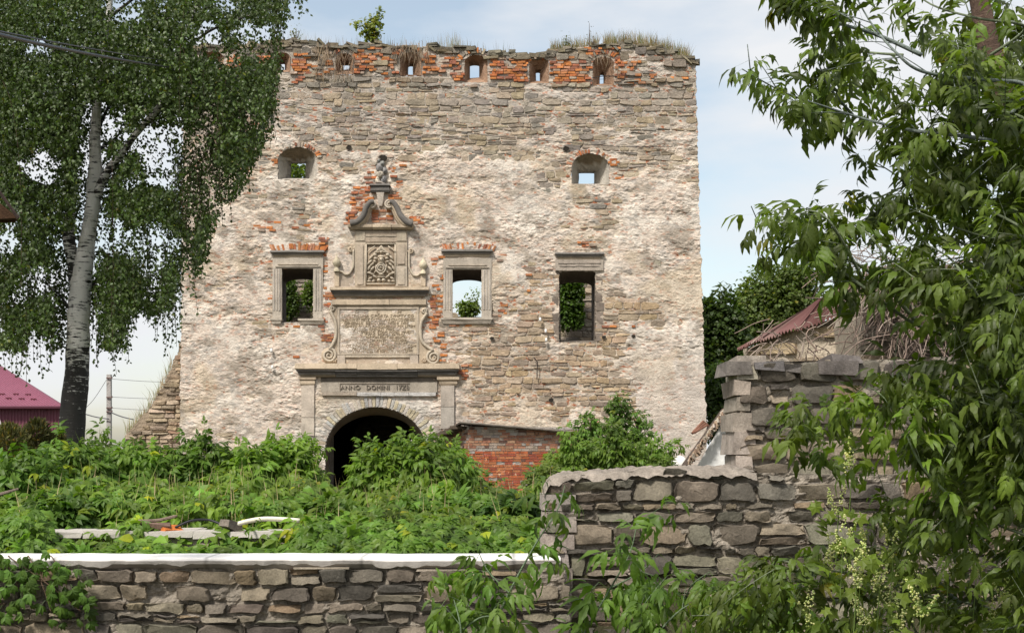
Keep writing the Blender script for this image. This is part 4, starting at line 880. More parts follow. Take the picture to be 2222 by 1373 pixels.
# rounded mortar cap on it
xs_ = np.linspace(X_(1180, 11.25), X_(1640, 11.25), 100); V = []; Fc = []; T = []
for k, x in enumerate(xs_):
    pxk = x*F/11.25+CX; zt_ = Z_(np.interp(pxk, [1180,1192,1230,1330,1450,1600,1650], [1058,1036,1028,1021,1013,1014,1022]), 11.25)
    for q in range(7):
        a_ = math.pi*q/6; nz_ = .095*(float(fbm(x*9+q, q*1.7, 8, 4, .65))-.5); V.append((x, 11.53-.34*math.cos(a_)+nz_, zt_-.075+.085*math.sin(a_)**.6+nz_)); T.append(np.array((0.33,0.285,0.24))*(.6+.8*float(fbm(x*7, q, 3, 3))))
    if k:
        for q in range(6): a0 = (k-1)*7+q; Fc.append((a0, a0+1, a0+8, a0+7))
Fc.append(tuple(range(7))); mesh('mortar_cap', V, Fc, M['near_mortar'], rwall, np.array(T))
# pale squared quoins at the left end
z = 0.3
for k in range(9):
    h_ = rnd.uniform(.12, .2)
    if z+h_ > 1.5: break
    V, Fc = box(X_(1180, 11.2)-.02, X_(1180, 11.2)+rnd.uniform(.16, .3), 11.19+rnd.uniform(0, .02), 11.7, z+.008, z+h_-.008, .008); mesh('quoin', V, Fc, M['near_stone'], rwall, np.tile(pick([(0.42,0.37,0.33), (0.37,0.31,0.27)]), (8, 1))); z += h_
pier = wallmass('stone_pier', 'tall rough-topped rubble wall with pale squared corner behind the boughs', 'wall', [(1602,1090),(1602,970),(1600,880),(1606,800),(1650,786),(1760,782),(1900,780),(2450,760),(2450,1090)], 11.7, 12.4, PAL_N, .10, .24, .16, .42, NM, seed=33, mat='near_stone', mmat='near_mortar', prot=.042, sub=2, rings=2, gap=.03, wav=.045, jit=.018, step=.022, rough=.01, tilt=.026, amp=.08, depth=.12)
z = 1.35; xq = X_(1602, 11.7)
while z < 2.6:      # quoins showing two faces
    h_ = rnd.uniform(.13, .22); V, Fc = box(xq-.035+rnd.uniform(-.02, .02), xq+rnd.uniform(.1, .26), 11.66, 12.35, z+.008, min(z+h_, 2.66)-.008, .012)
    c_ = pick([(0.40,0.355,0.29), (0.34,0.29,0.24), (0.25,0.22,0.2), (0.38,0.33,0.28)]); mesh('quoin', V, Fc, M['near_stone'], pier, np.tile(c_, (8, 1))); z += h_
for (xa, xb, ya, yb) in ((1572,1630,788,812),(1632,1700,785,806),(1700,1762,788,810),(1768,1862,788,812),(1800,1868,772,790)):
    V, Fc = box(X_(xa, 11.7), X_(xb-3, 11.7), 11.62, 12.2, Z_(yb, 11.7), Z_(ya, 11.7), .02); mesh('cope_stone', V, Fc, M['near_stone'], pier, np.tile(pick([(0.2,0.18,0.165), (0.17,0.155,0.15)]), (8, 1)))

# round bastion with rusty sheet roof behind the pier
bast = empty('round_bastion', 'pale rounded rubble outbuilding with rusty corrugated sheet roof', 'outbuilding')
bcx, bcy, br = X_(1790, 16.5)+.35, 17.2, 0
br = bcx-X_(1618, 17.2)
def bpt(th, r_, z): return (bcx+r_*math.cos(th), bcy+r_*math.sin(th), z)
V = []; Fc = []; T = []; nth = 120; nz2 = 60
def btop(th): 
    x = bcx+br*math.cos(th); return Z_(np.interp(x*F/15.8+CX, [1600,1640,1700,1840,1900,2000], [752,745,722,680,670,665]), 15.8)
for i in range(nz2+1):
    for k in range(nth+1):
        th = math.radians(175)+math.radians(190)*k/nth; z = .6+(btop(th)-.6)*i/nz2; n_ = float(0)
        V.append((th, z, 0)); T.append((0.47,0.40,0.31))
V = np.array(V); nn_ = fbm(V[:, 0]*8, V[:, 1]*6, 13, 4, .6); V3 = np.stack([bcx+(br+.09*(nn_-.5))*np.cos(V[:, 0]), bcy+(br+.09*(nn_-.5))*np.sin(V[:, 0]), V[:, 1]], 1)
for i in range(nz2):
    for k in range(nth): a0 = i*(nth+1)+k; Fc.append((a0, a0+1, a0+nth+2, a0+nth+1))
mesh('wall', V3, Fc, M['facade'], bast, np.array(T)*(.65+.7*fbm(V[:, 0]*5, V[:, 1]*4, 15, 4))[:, None])
pc = Pieces('stone', M['stone'], 120)
for c4 in rubble(math.radians(178)*br, math.radians(330)*br, 1.9, 4.2, .12, .26, .25, .6, .04, .03, 41):
    cx = sum(q[0] for q in c4)/4; cz = sum(q[1] for q in c4)/4
    if cz > btop(cx/br)-.1 or rnd.random() < .4: continue
    V, Fc = stone_piece(c4, lambda u, v, d: bpt(u/br, br+d, v), .1, .045+rnd.uniform(-.02, .03), .02, .02, 1, 2, .01); pc.add(V, Fc, pick([(0.42,0.34,0.25), (0.38,0.33,0.28), (0.48,0.37,0.24), (0.33,0.30,0.27)]), 1)
pc.build(bast)
for k in range(9):    # corrugated sheets, each its own piece, on a low cone
    th0 = math.radians(188+11.5*k); th1 = math.radians(188+11.5*(k+1)+2.5); m_ = 14; V = []; Fc = []
    for i in range(m_+1):
        th = th0+(th1-th0)*i/m_; cr = .022*math.cos(i*math.pi); zt_ = btop(th)
        V += [bpt(th, br+.16+rnd.uniform(-.01, .01), zt_-.03+cr+.02*(k % 2)), bpt(th, br*.42, zt_+.46+cr+.02*(k % 2))]
        if i: Fc.append((2*i-2, 2*i, 2*i+1, 2*i-1))
    V2 = [(p[0], p[1], p[2]-.008) for p in V]; n = len(V); Fc2 = Fc+[tuple(q+n for q in f[::-1]) for f in Fc]+[(2*i-2+n, 2*i+n, 2*i, 2*i-2) for i in range(1, m_+1)]
    mesh('roof_sheet', V+V2, Fc2, M['metal'], bast, np.tile(pick([(0.17,0.085,0.075), (0.21,0.11,0.10), (0.14,0.07,0.065), (0.24,0.15,0.13)]), (2*n, 1)))
tallw = wallmass('tall_ruin_wall', 'tall grey rubble wall under a tangle of dead creeper behind the bough', 'wall', [(1872,1090),(1876,760),(1868,690),(1884,640),(1905,600),(1960,585),(2060,580),(2150,590),(2260,600),(2450,620),(2450,1090)], 14.2, 15.4, PAL_N, .12, .26, .2, .5, (0.40,0.34,0.27), seed=44, mat='stone', mmat='facade', prot=.04, limit=150, step=.05)
# whitewashed lean-to beyond the pier
wh = empty('whitewashed_lean_to', 'white plastered gable end with ragged brown roof edge beside the tower', 'outbuilding')
Yh = 19.0
V = [P(1512,1040,Yh), P(1512,1012,Yh), P(1570,912,Yh), P(1640,850,Yh), P(1640,1040,Yh)]; V += [(p[0]+2.5*p[0]/Yh+.12, p[1]+2.5, p[2]-.1) for p in V]
mesh('wall', V, [(0,4,3,2,1),(0,1,6,5),(1,2,7,6),(2,3,8,7),(5,6,7,8,9)], M['paint'], wh, np.tile((.80,.80,.78), (10, 1)))
mbr = MB()
for k in range(240):   # thatch / rubble edge of its roof
    f = rnd.random(); e = rnd.random(); px_ = 1490+f*80; py_ = 1004-f*112; a_ = P(px_+9*e+rnd.uniform(-2, 2), py_-14*e, Yh-.12-rnd.random()*.1); 
    b2 = (a_[0]+rnd.uniform(-.03, .05), a_[1]+rnd.uniform(-.05, .05), a_[2]-rnd.uniform(.03, .10)); V, Fc = tube([a_, b2], rnd.uniform(.01, .02), 4); mbr.add(V, Fc, pick([(0.38,0.28,0.20), (0.46,0.40,0.33), (0.26,0.18,0.13)]))
tag(mbr.build('roof_edge', M['wood'], wh), kind='stuff')
a_, b2 = np.array(P(1500, 950, Yh-.1)), np.array(P(1582, 888, Yh-.1)); quadslab(np.array(P(1486, 1012, Yh)), np.array(P(1578, 884, Yh-.1)), np.array(P(1578, 884, Yh-.1))+np.array((.0, .5, 0)), np.array(P(1486, 1012, Yh))+np.array((0, .5, 0)), .04, 'roof_sheet', wh, (0.10,0.075,0.06), 'wood')
tl = MB()
for k in range(3): V, Fc = tube([P(1502+k*3, 940-k*1, 38.9), P(1526+k*4, 914+k*4, 39.2), P(1540+k*3, 926+k*5, 39.4)], .045, 5); tl.add(V, Fc, (0.22,0.11,0.075))
tag(tl.build('roof_tiles', M['brick'], None), 'small broken tiled ledge at the lower right corner of the tower', 'roof tiles')
V, Fc = ell(0, 0, 14, 17, 0, .15, 0, 14, 5); 
V = np.array(V); V[:, 0] += -X_(0)+X_(1474, 30); V[:, 1] += -YT+30; V[:, 2] += -Z_(0)+Z_(1010, 30); V2 = V.copy(); V2[:, 1] = 60-V[:, 1]+.0
mm_ = MB(); mm_.add(V, Fc, (.74,.72,.68)); mm_.add(V2, [f[::-1] for f in Fc], (.74,.72,.68)); tag(mm_.build('white_stone', M['paint'], None, True), 'small white rounded stone showing above the rubble wall near the lean-to', 'stone')

# low parapet with white cap, pipes and debris behind the ledge
YP = 13.4
para = wallmass('low_parapet', 'short rubble parapet with worn whitewashed top half buried in creeper', 'wall', [(88,1260),(88,1160),(110,1156),(300,1157),(640,1152),(655,1165),(655,1260)], YP, 13.9, [(0.28,0.25,0.22), (0.33,0.28,0.24), (0.24,0.21,0.19)], .1, .18, .2, .45, (0.33,0.29,0.25), seed=52, mat='near_stone', mmat='near_mortar', step=.03)
for k, (a_, b2) in enumerate(((92, 180), (182, 300), (302, 420), (422, 540), (542, 650))):
    V, Fc = box(X_(a_, YP), X_(b2, YP), YP-.05, YP+.48, Z_(1166, YP), Z_(1153+rnd.uniform(-2, 1), YP), .014); mesh('cap_slab', V, Fc, M['paint'], para, np.tile((.44,.41,.375), (8, 1)))
for i, (x, y, rx, c_, lb) in enumerate(((338, 1143, .16, (0.20,0.13,0.10), 'dark broken brick lying on the parapet beside orange shards'), (372, 1150, .1, (0.62,0.19,0.05), 'orange broken brick shard lying on the parapet'), (505, 1141, .12, (0.2,0.17,0.14), 'dark stone lump at the end of the white pipe'))):
    V, Fc = box(-rx, rx, -.06, .06, -.045, .045, .03); ob = mesh('brick_debris', V, Fc, M['brick'], None, np.tile(c_, (8, 1))); ob.location = P(x, y, YP+.1); ob.rotation_euler = (.2, .15*i, .6*i); tag(ob, lb, 'debris')
V, Fc = tube(spline([P(500, 1142, YP+.1), P(535, 1131, YP+.15), P(580, 1125, YP+.2), P(650, 1129, YP+.3)], 6), .026, 8); tag(mesh('white_pipe', V, Fc, M['plastic'], None, np.tile((.72,.68,.56), (len(V), 1)), True), 'curved cream plastic pipe lying in the weeds above the parapet', 'pipe')
V, Fc = tube(spline([P(380, 1144, YP+.1), P(415, 1129, YP+.15), P(455, 1128, YP+.2), P(490, 1142, YP+.15)], 6), .013, 6); tag(mesh('black_hose', V, Fc, M['plastic'], None, np.tile((.02,.02,.025), (len(V), 1)), True), 'thin black hose arched over the parapet', 'hose')
V, Fc = tube([P(-10, 1075, 13.2), P(40, 1060, 13.3)], [.02, .012], 6); tag(mesh('dead_branch', V, Fc, M['bark'], None, np.tile((.22,.17,.14), (len(V), 1))), 'bare grey dead branch among the weeds at the left edge', 'branch')
V, Fc = tube(spline([P(300, 1130, 13.5), P(345, 1128, 13.55), P(385, 1118, 13.6)], 4), [.018]*8+[.008], 6); tag(mesh('dead_branch', V, Fc, M['bark'], None, np.tile((.25,.19,.15), (len(V), 1))), 'short knotty dead branch above the orange shards', 'branch')
# bag of white film near the gate
mb = MB()
for k in range(14):
    c_ = np.array(P(768+rnd.uniform(-10, 14), 1066+rnd.uniform(-8, 6), 22)); V = c_+RN.uniform(-.12, .12, (4, 3)); mb.add(V, [(0, 1, 2), (0, 2, 3), (1, 3, 2)], (.62,.66,.75))
tag(mb.build('plastic_film', M['plastic'], None), 'crumpled pale plastic film in the weeds in front of the gate', 'plastic film')
V, Fc = tube([P(872, 985, 30), P(895, 953, 30)], .018, 5); tag(mesh('pale_stick', V, Fc, M['wood'], None, np.tile((.5,.45,.42), (len(V), 1))), 'thin pale stick leaning in front of the dark gate', 'stick')

# ================================================================= left background
barn = empty('metal_hall', 'burgundy corrugated metal hall with hipped roof at the far left', 'building')
YB = 46.0; rt = np.array((0.20,0.07,0.105))
def corr(name, pts, par, tint, n, amp=.03, nrm=(0, -1, 0)):
    """corrugated quad: pts = bottom-left, bottom-right, top-right, top-left"""
    a_, b2, c2, d2 = [np.array(q, float) for q in pts]; V = []; Fc = []
    for k in range(n*4+1):
        f = k/(n*4); o_ = np.array(nrm)*amp*(1 if (k % 4) in (1, 2) else 0); V += [a_+(b2-a_)*f+o_, d2+(c2-d2)*f+o_]
        if k: Fc.append((2*k-2, 2*k, 2*k+1, 2*k-1))
    return mesh(name, V, Fc, M['metal'], par, np.tile(tint, (len(V), 1)))
corr('wall_panel', (P(-500, 1060, YB), P(133, 1060, YB), P(133, 882, YB), P(-500, 884, YB)), barn, rt*.75, 90)
xr_ = P(128, 900, YB+14)[0]; corr('wall_panel', (P(133, 1060, YB), (xr_, YB+14, .4), (xr_, YB+14, Z_(882, YB)), P(133, 882, YB)), barn, rt*.8, 30, nrm=(1, 0, 0))
rA = P(-505, 884, YB-.3); rB = P(137, 882, YB-.3); rC = P(-15, 786, YB+5); rD = P(-420, 786, YB+5)
corr('roof_panel', (rA, rB, rC, rD), barn, rt*1.1, 90, .04, (0, -.6, .7)); quadslab(rB, (xr_+.1, YB+14, rB[2]), rC, rC, .02, 'roof_panel', barn, rt, 'metal')
V, Fc = tube([P(-505, 885, YB-.33), P(138, 883, YB-.33)], .06, 5); mesh('eaves_trim', V, Fc, M['metal'], barn, np.tile(rt*.6, (len(V), 1))); V, Fc = tube([rB, rC], .07, 5); mesh('hip_trim', V, Fc, M['metal'], barn, np.tile(rt*.8, (len(V), 1)))
for (x, y) in ((8, 857), (38, 857), (64, 858), (22, 866), (50, 867), (76, 868)):
    V, Fc = box(-.1, .1, -.06, .0, -.03, .03); ob = mesh('snow_guard', V, Fc, M['metal'], barn, np.tile((.09,.02,.03), (8, 1))); t_ = (884-y)/98; ob.location = np.array(P(x, y, YB-.3+5.2*t_))+np.array((0, -.12, .03))
# satellite/arch ornament of white dots at the left edge
V, Fc = tube([P(-22+20*math.cos(a_)*1.2, 930+34*math.sin(a_), 44) for a_ in np.linspace(-1.5, 1.5, 14)], .035, 5); tag(mesh('white_hoop', V, Fc, M['plastic'], None, np.tile((.7,.7,.72), (len(V), 1))), 'white curved hoop cut by the left picture edge in front of the hall', 'hoop')
pole = empty('utility_pole', 'slim grey concrete utility pole beyond the ruined wall stub', 'utility pole')
V, Fc = box(X_(231, 60), X_(240, 60), 60, 60.2, .4, Z_(812, 60)); mesh('post', V, Fc, M['facade'], pole, np.tile((.42,.40,.38), (8, 1)))
for y in (820, 862, 885, 893): V, Fc = tube([P(231, y, 59.95), P(243, y, 59.9), P(243, y-3, 59.9)], .035, 5); mesh('insulator_pin', V, Fc, M['metal'], pole, np.tile((.15,.1,.09), (len(V), 1)))
for i, (p0, p1, lb) in enumerate((((243, 822), (400, 829), 'topmost thin wire running right from the utility pole'), ((243, 861), (400, 864), 'second thin wire running right from the utility pole'), ((243, 885), (400, 890), 'third thin wire running right from the utility pole'), ((175, 895), (237, 909), 'lower black cable between birch trunk and utility pole'), ((231, 824), (172, 897), 'thin wire slanting down left from the pole head'), ((237, 893), (290, 910), 'black cable running down right from the utility pole'))):
    cable('pole_wire', lb, [P(p0[0], p0[1], 59.9), P((p0[0]+p1[0])/2, (p0[1]+p1[1])/2+(2 if i != 4 else 8), 59.9), P(p1[0], p1[1], 59.9)], .012 if i not in (3, 5) else .03, (.12,.12,.13), 'wires at the utility pole', 5)
for i, (y0, y1) in enumerate(((541, 532), (556, 545), (562, 552))): cable('distant_wire', ['topmost thin wire in the sky at the right edge', 'middle thin wire in the sky at the right edge', 'lowest thin wire in the sky at the right edge'][i], [P(2150, y0+4, 30), P(2200, y0, 30), P(2300, y1-6, 30)], .006, (.2,.2,.22), 'wires at the right edge', 3)
eave = empty('wooden_eaves', 'brown wooden roof corner poking in at the left edge', 'eaves')
Ye = 9.0
for k in range(4): quadslab(P(-160, 398+k*4-90, Ye+.1*k), P(38, 473-k*1, Ye+.1*k), P(34, 478, Ye+.1*k+.09), P(-160, 484, Ye+.1*k+.09), .015, 'board', eave, np.array((0.075,0.04,0.022))*(1-.15*k))
V, Fc = tube([P(-160, 300, Ye-.02), P(0, 418, Ye-.02), P(40, 474, Ye-.02)], .012, 5); mesh('drip_edge', V, Fc, M['wood'], eave, np.tile((.05,.035,.03), (len(V), 1)))
V, Fc = box(X_(386), X_(390.5), 40.2, 40.4, Z_(628), Z_(606)); tag(mesh('iron_bracket', V, Fc, M['metal'], None, np.tile((.04,.035,.03), (8, 1))), 'small dark iron bracket on the left edge of the tower', 'bracket')

# ================================================================= vegetation
def leaflet(L, W_, droop=.25, fold=.25, n=4, teeth=.0, side=0.0):
    """pointed leaflet along +Y, face up +Z: midrib, two edges"""
    prof = {2: [0, 1, 0], 3: [0, 1, .75, 0], 4: [0, .8, 1, .62, 0], 6: [0, .62, .95, 1, .78, .42, 0]}[n]
    V = []; mid = []; lf = []; rt_ = []
    for i in range(n+1):
        t = i/n; y = L*t*(1-.12*t*t); z = -droop*L*t*t; mid.append(len(V)); V.append((side*L*t*t, y, z))
        if 0 < i < n:
            w2 = W_/2*prof[i]*(1+(teeth if i % 2 else -teeth)); zz = z+fold*w2
            lf.append(len(V)); V.append((side*L*t*t-w2, y-W_*.1, zz)); rt_.append(len(V)); V.append((side*L*t*t+w2, y-W_*.1, zz))
    Fc = []
    for e, flip in ((lf, 0), (rt_, 1)):
        ch = [mid[0]]+e+[mid[-1]]
        for i in range(n):
            a, b2, c2, d2 = mid[i], mid[i+1], ch[i+1], ch[i]
            tri = [(a, b2, c2)] if a == d2 else ([(a, b2, d2)] if b2 == c2 else [(a, b2, c2), (a, c2, d2)])
            for t_ in tri: Fc.append(t_ if not flip else t_[::-1])
    return np.array(V), np.array(Fc)
def rot(ax, a):
    return np.array(Matrix.Rotation(a, 3, ax))
def comb(parts):
    V = []; Fc = []; n = 0
    for v, f in parts: V.append(v); Fc.append(f+n); n += len(v)
    return np.concatenate(V), np.concatenate(Fc)
def ribbon(p0, p1, w_):
    p0 = np.array(p0); p1 = np.array(p1); V = np.array([p0+(-w_, 0, 0), p0+(w_, 0, 0), p1+(w_*.6, 0, 0), p1+(-w_*.6, 0, 0), (p0+p1)/2+(0, 0, -w_*1.5)]); return V, np.array([(0, 1, 2), (0, 2, 3), (0, 4, 1), (3, 2, 4)])
def pinnate(nl, L, rng, n=4, lw=.40, teeth=.12):
    """compound leaf with nl leaflets; length about 2.2*L"""
    pet = L*.75; parts = [ribbon((0, 0, 0), (0, pet+L*.25, -.05*L), L*.014)]
    y0 = pet+L*.25; parts.append((leaflet(L*1.05, L*lw*1.15, rng.uniform(.3, .6), .3, n, teeth)[0] @ rot('X', rng.uniform(-.5, -.1)).T+np.array((0, y0, -.05*L)), leaflet(L, L*lw, .3, .3, n)[1]))
    np_ = (nl-1)//2
    for k in range(np_):
        yy = pet*(1.0 if np_ == 1 else (.62+.5*k)) 
        for sx in (-1, 1):
            v, f = leaflet(L*rng.uniform(.82, 1), L*lw, rng.uniform(.3, .65), .3, n, teeth, sx*-.1)
            R = rot('Z', -sx*rng.uniform(.75, 1.1)) @ rot('X', rng.uniform(-.6, -.15)); parts.append((v @ R.T+np.array((0, yy, -.03*L)), f))
    return comb(parts)
def palmate(L, rng, n=4, k=5):
    parts = [ribbon((0, 0, 0), (0, L*.5, 0), L*.015)]
    for i in range(k):
        a = (i-(k-1)/2)*(.62)+rng.uniform(-.1, .1); s_ = 1-.12*abs(i-(k-1)/2)
        v, f = leaflet(L*s_, L*.42*s_, rng.uniform(.2, .5), .28, n, .08); R = rot('Z', -a) @ rot('X', rng.uniform(-.5, -.05)); parts.append((v @ R.T+np.array((0, L*.5, 0)), f))
    return comb(parts)
def lobed(L, rng):
    V = [(0, 0, 0)]; n = 15
    for i in range(n):
        a = -2.5+5.0*i/(n-1); r_ = L*(.62 if i % 3 else 1.0)*(1-.12*abs(a)); V.append((r_*math.sin(a)*.75, .35*L+r_*math.cos(a)*.75, -.25*L*(r_/L)**2+rng.uniform(-.03, .03)*L))
    V[0] = (0, .35*L, .03*L); Fc = [(0, i+1, i) for i in range(1, n)]; return comb([(np.array(V), np.array(Fc)), ribbon((0, -.2*L, 0), (0, .35*L, 0), L*.012)])
def with_tint(t, c): return t[0], t[1], np.array(c, float)
def orient(d, up):
    d = d/np.linalg.norm(d, axis=1, keepdims=True); x = np.cross(d, up); x /= np.maximum(np.linalg.norm(x, axis=1, keepdims=True), 1e-6); z = np.cross(x, d); return np.stack([x, d, z], 2)
def foliage(name, tm, pos, R, sc, tints, mat, parent, rng_seed=0, kind='stuff'):
    """join many leaves into one mesh. tm: templates (V,F,c)"""
    r_ = np.random.default_rng(rng_seed); k = r_.integers(0, len(tm), len(pos)); VV_ = []; FF_ = []; TT = []; n = 0
    for i, (v, f, c) in enumerate(tm):
        m_ = np.where(k == i)[0]
        if not len(m_): continue
        v2 = np.einsum('nij,kj->nki', R[m_], v)*sc[m_][:, None, None]+pos[m_][:, None, :]
        VV_.append(v2.reshape(-1, 3)); off = n+np.arange(len(m_))*len(v); FF_.append((f[None]+off[:, None, None]).reshape(-1, 3)); n += len(m_)*len(v)
        TT.append(np.repeat(np.clip(tints[m_]*c, 0, 1)[:, None, :], len(v), 1).reshape(-1, 3))
    o = mesh(name, np.concatenate(VV_), np.concatenate(FF_), M[mat], parent, np.concatenate(TT))
    if kind: o['kind'] = kind
    return o
def rtint(base, n, v=.2, r_=RN, yel=.0):
    b2 = np.array(base)[None]*r_.uniform(1-v, 1+v, (n, 1))*r_.uniform(.93, 1.07, (n, 3)); 
    b2 = b2*np.array((1.12, 1.03, .88))
    if yel: m_ = r_.random(n) < yel; b2[m_] = b2[m_]*np.array((2.2, 1.5, .7))
    return b2
GR = (0.085,0.155,0.022); GRb = (0.13,0.22,0.032); GRd = (0.045,0.095,0.02)
rg_ = random.Random(3)
T_PIN = [with_tint(pinnate(k, .115*(.85+.1*(q % 4)), rg_, 6, .25+.03*(q % 3), .18), (1, 1, 1)) for q, k in enumerate((3, 5, 3, 5, 5, 3, 5, 7))]
T_PIN_L = [with_tint(pinnate(k, .12, rg_, 3, .36, .0), (1, 1, 1)) for k in (3, 5, 5)]
T_PAL = [with_tint(palmate(.135, rg_, 3), (1, 1, 1)) for _ in range(4)]
T_PAL_N = [with_tint(palmate(.12, rg_, 6), (1, 1, 1)) for _ in range(4)]
T_SM = [with_tint(leaflet(1, .62, d_, .2, 2), (1, 1, 1)) for d_ in (.1, .35, -.1)]
T_OV = [with_tint(leaflet(1, .7, d_, .25, 3), (1, 1, 1)) for d_ in (.15, .4)]

# ---------------- weeping birch
birch = empty('birch_tree', 'tall weeping birch with forked white trunk and hanging dark green strands left of the tower', 'birch tree')
YBt = 20.0
def pb(px, py, dy=0): return P(px, py, YBt+dy)
bf = [(150,1120,.24,0),(152,1040,.23,0),(154,960,.215,0),(160,880,.205,0),(168,800,.195,0),(170,720,.185,0),(173,650,.175,0),(178,600,.165,0),(190,520,.125,0),(202,440,.118,0),(206,380,.115,0),(206,320,.09,0),(210,240,.075,0),(222,140,.06,0),(236,40,.05,0),(245,-80,.04,0)]
def trunk(name, pl_, par, bias, seg=12, n=6):
    pts = spline([list(pb(a, b, d))+[r_] for a, b, r_, d in pl_], n); V, Fc = tube([p[:3] for p in pts], [max(p[3], .004) for p in pts], seg)
    nz_ = fbm(V[:, 0]*9, V[:, 2]*5, 5, 3)-.5; V = V+np.stack([nz_*.03, nz_*.02, nz_*0], 1); tn = np.stack([bias(V[:, 2]), V[:, 0]*0+.5, V[:, 0]*0+.5], 1)
    return mesh(name, V, Fc, M['birch_bark'], par, tn, True)
zlow = Z_(900, YBt); bias = lambda z: np.clip(.05-.27*np.clip((Z_(700, YBt)-z)/(Z_(700, YBt)-zlow), 0, 1), -.3, .1)+.025
trunk('trunk', bf, birch, bias)
trunk('stem', [(172,640,.12,.02),(160,580,.10,0),(150,520,.095,0),(152,450,.085,.1),(150,360,.07,.3),(140,250,.055,.6),(120,120,.04,.8),(105,-30,.03,1)], birch, lambda z: z*0-.06)
trunk('branch', [(206,440,.08,0),(225,385,.07,-.1),(262,335,.06,-.2),(300,285,.055,-.3),(345,232,.048,-.3),(362,180,.04,-.3),(385,110,.03,-.3),(420,30,.02,-.4),(440,-60,.015,-.4)], birch, lambda z: z*0-.02)
trunk('branch', [(350,225,.035,-.3),(385,200,.03,-.4),(440,190,.022,-.6),(500,170,.016,-.8),(560,150,.01,-1)], birch, lambda z: z*0-.12)
for (a, b2, c2, d2, e, f, dy) in ((206,300,260,180,330,60,.9),(210,240,150,140,60,60,-.8),(150,360,90,260,10,220,-.6),(222,140,320,60,470,10,-1.1),(152,450,90,400,10,380,.5),(236,40,330,-20,520,-40,-.6),(380,120,470,60,590,20,-1.0),(205,330,250,300,300,250,1.2),(170,700,130,640,90,610,-.4),(175,660,215,600,250,560,.5)):
    trunk('branch', [(a, b2, .032, 0), (c2, d2, .02, dy*.5), (e, f, .008, dy)], birch, lambda z: z*0-.14, 6, 6)
BPOLY = [(-90,-90),(700,-90),(672,-20),(668,30),(655,45),(640,0),(622,30),(612,90),(600,160),(588,230),(568,300),(545,350),(520,400),(500,425),(470,440),(448,520),(428,600),(418,540),(402,500),(390,590),(365,665),(345,650),(330,700),(312,650),(275,690),(268,800),(240,835),(225,745),(205,650),(140,640),(150,700),(140,800),(122,832),(105,720),(62,700),(50,765),(0,745),(-90,700)]
rb_ = np.random.default_rng(11); pos = []; dirs = []; ups = []; tw = MB(); nst = 0; leaf_c = []
tries = 0
while nst < 5000 and tries < 120000:
    tries += 1
    x = rb_.uniform(-85, 690); y = rb_.uniform(-90, 740)
    if y < 120 and rb_.random() < .2: continue
    if not inp(x, y+8, BPOLY): continue
    dens = float(fbm(x/85, y/85, 201, 3)); 
    if dens < (.425 if y < 330 else .455) and rb_.random() < .9: continue
    dY = rb_.normal()*1.1
    xt_ = float(np.interp(y, [0, 200, 320, 400, 520, 600, 800], [236, 212, 205, 205, 190, 178, 168]))
    if y > 200 and abs(x-xt_) < 30 and (dY < .3 or rb_.random() < .4): continue
    if y > 330 and 100 < x < 230 and rb_.random() < .35: continue
    if y > 480 and (dY < .2) and abs(x-155) < 40: continue; L = rb_.uniform(.5, 1.7)*(1.3 if x > 380 or y > 350 else 1)
    if y < 130 and x < 450: L *= .8
    p = np.array(P(x, y, YBt+dY)); sway = rb_.uniform(-.12, .12); s_ = 0; sx0 = rb_.uniform(-.25, .25); pts = [p.copy()]; dep_t = rb_.uniform(.7, 1.25); on = True; over = None; jx_ = rb_.normal(0, 9)
    while s_ < L:
        st_ = .085; f = s_/L; d_ = np.array((sx0*(1-f)**2+sway*.4, rb_.uniform(-.05, .05), -1.0+.7*(1-f)**4)); d_ /= np.linalg.norm(d_); p = p+d_*st_; s_ += st_
        xx, yy = CX+p[0]*F/p[1], HY-(p[2]-EYE)*F/p[1]
        if over is None and not inp(xx+jx_, yy, BPOLY): over = yy+max(0, rb_.normal(8, 30))
        if over is not None and yy > over: break
        pts.append(p.copy())
        if yy > 215 and p[1] < 20.2 and abs(xx-float(np.interp(yy, [0, 200, 320, 400, 520, 600, 800], [236, 212, 205, 205, 190, 178, 168]))) < 30: continue
        if 215 < yy < 420 and p[1] < 20.0 and abs(xx-float(np.interp(-yy, [-440, -385, -335, -285, -232], [206, 225, 262, 300, 345]))) < 15: continue
        for q in range(rb_.integers(1, 5) if over is None else rb_.integers(1, 3)):
            a = rb_.uniform(0, 6.28); ld = np.array((math.cos(a)*.75, math.sin(a)*.75, -rb_.uniform(.3, 1.3))); pos.append(p+rb_.uniform(-.02, .02, 3)+d_*st_*rb_.random()); dirs.append(ld); ups.append(rb_.normal(0, 1, 3)+np.array((0, -.6, .6))); leaf_c.append(dep_t)
    if len(pts) > 3:
        V, Fc = tube(pts[::3] if len(pts) > 6 else pts, .0035, 3, cap=False); tw.add(V, Fc, (.09,.06,.045)); nst += 1
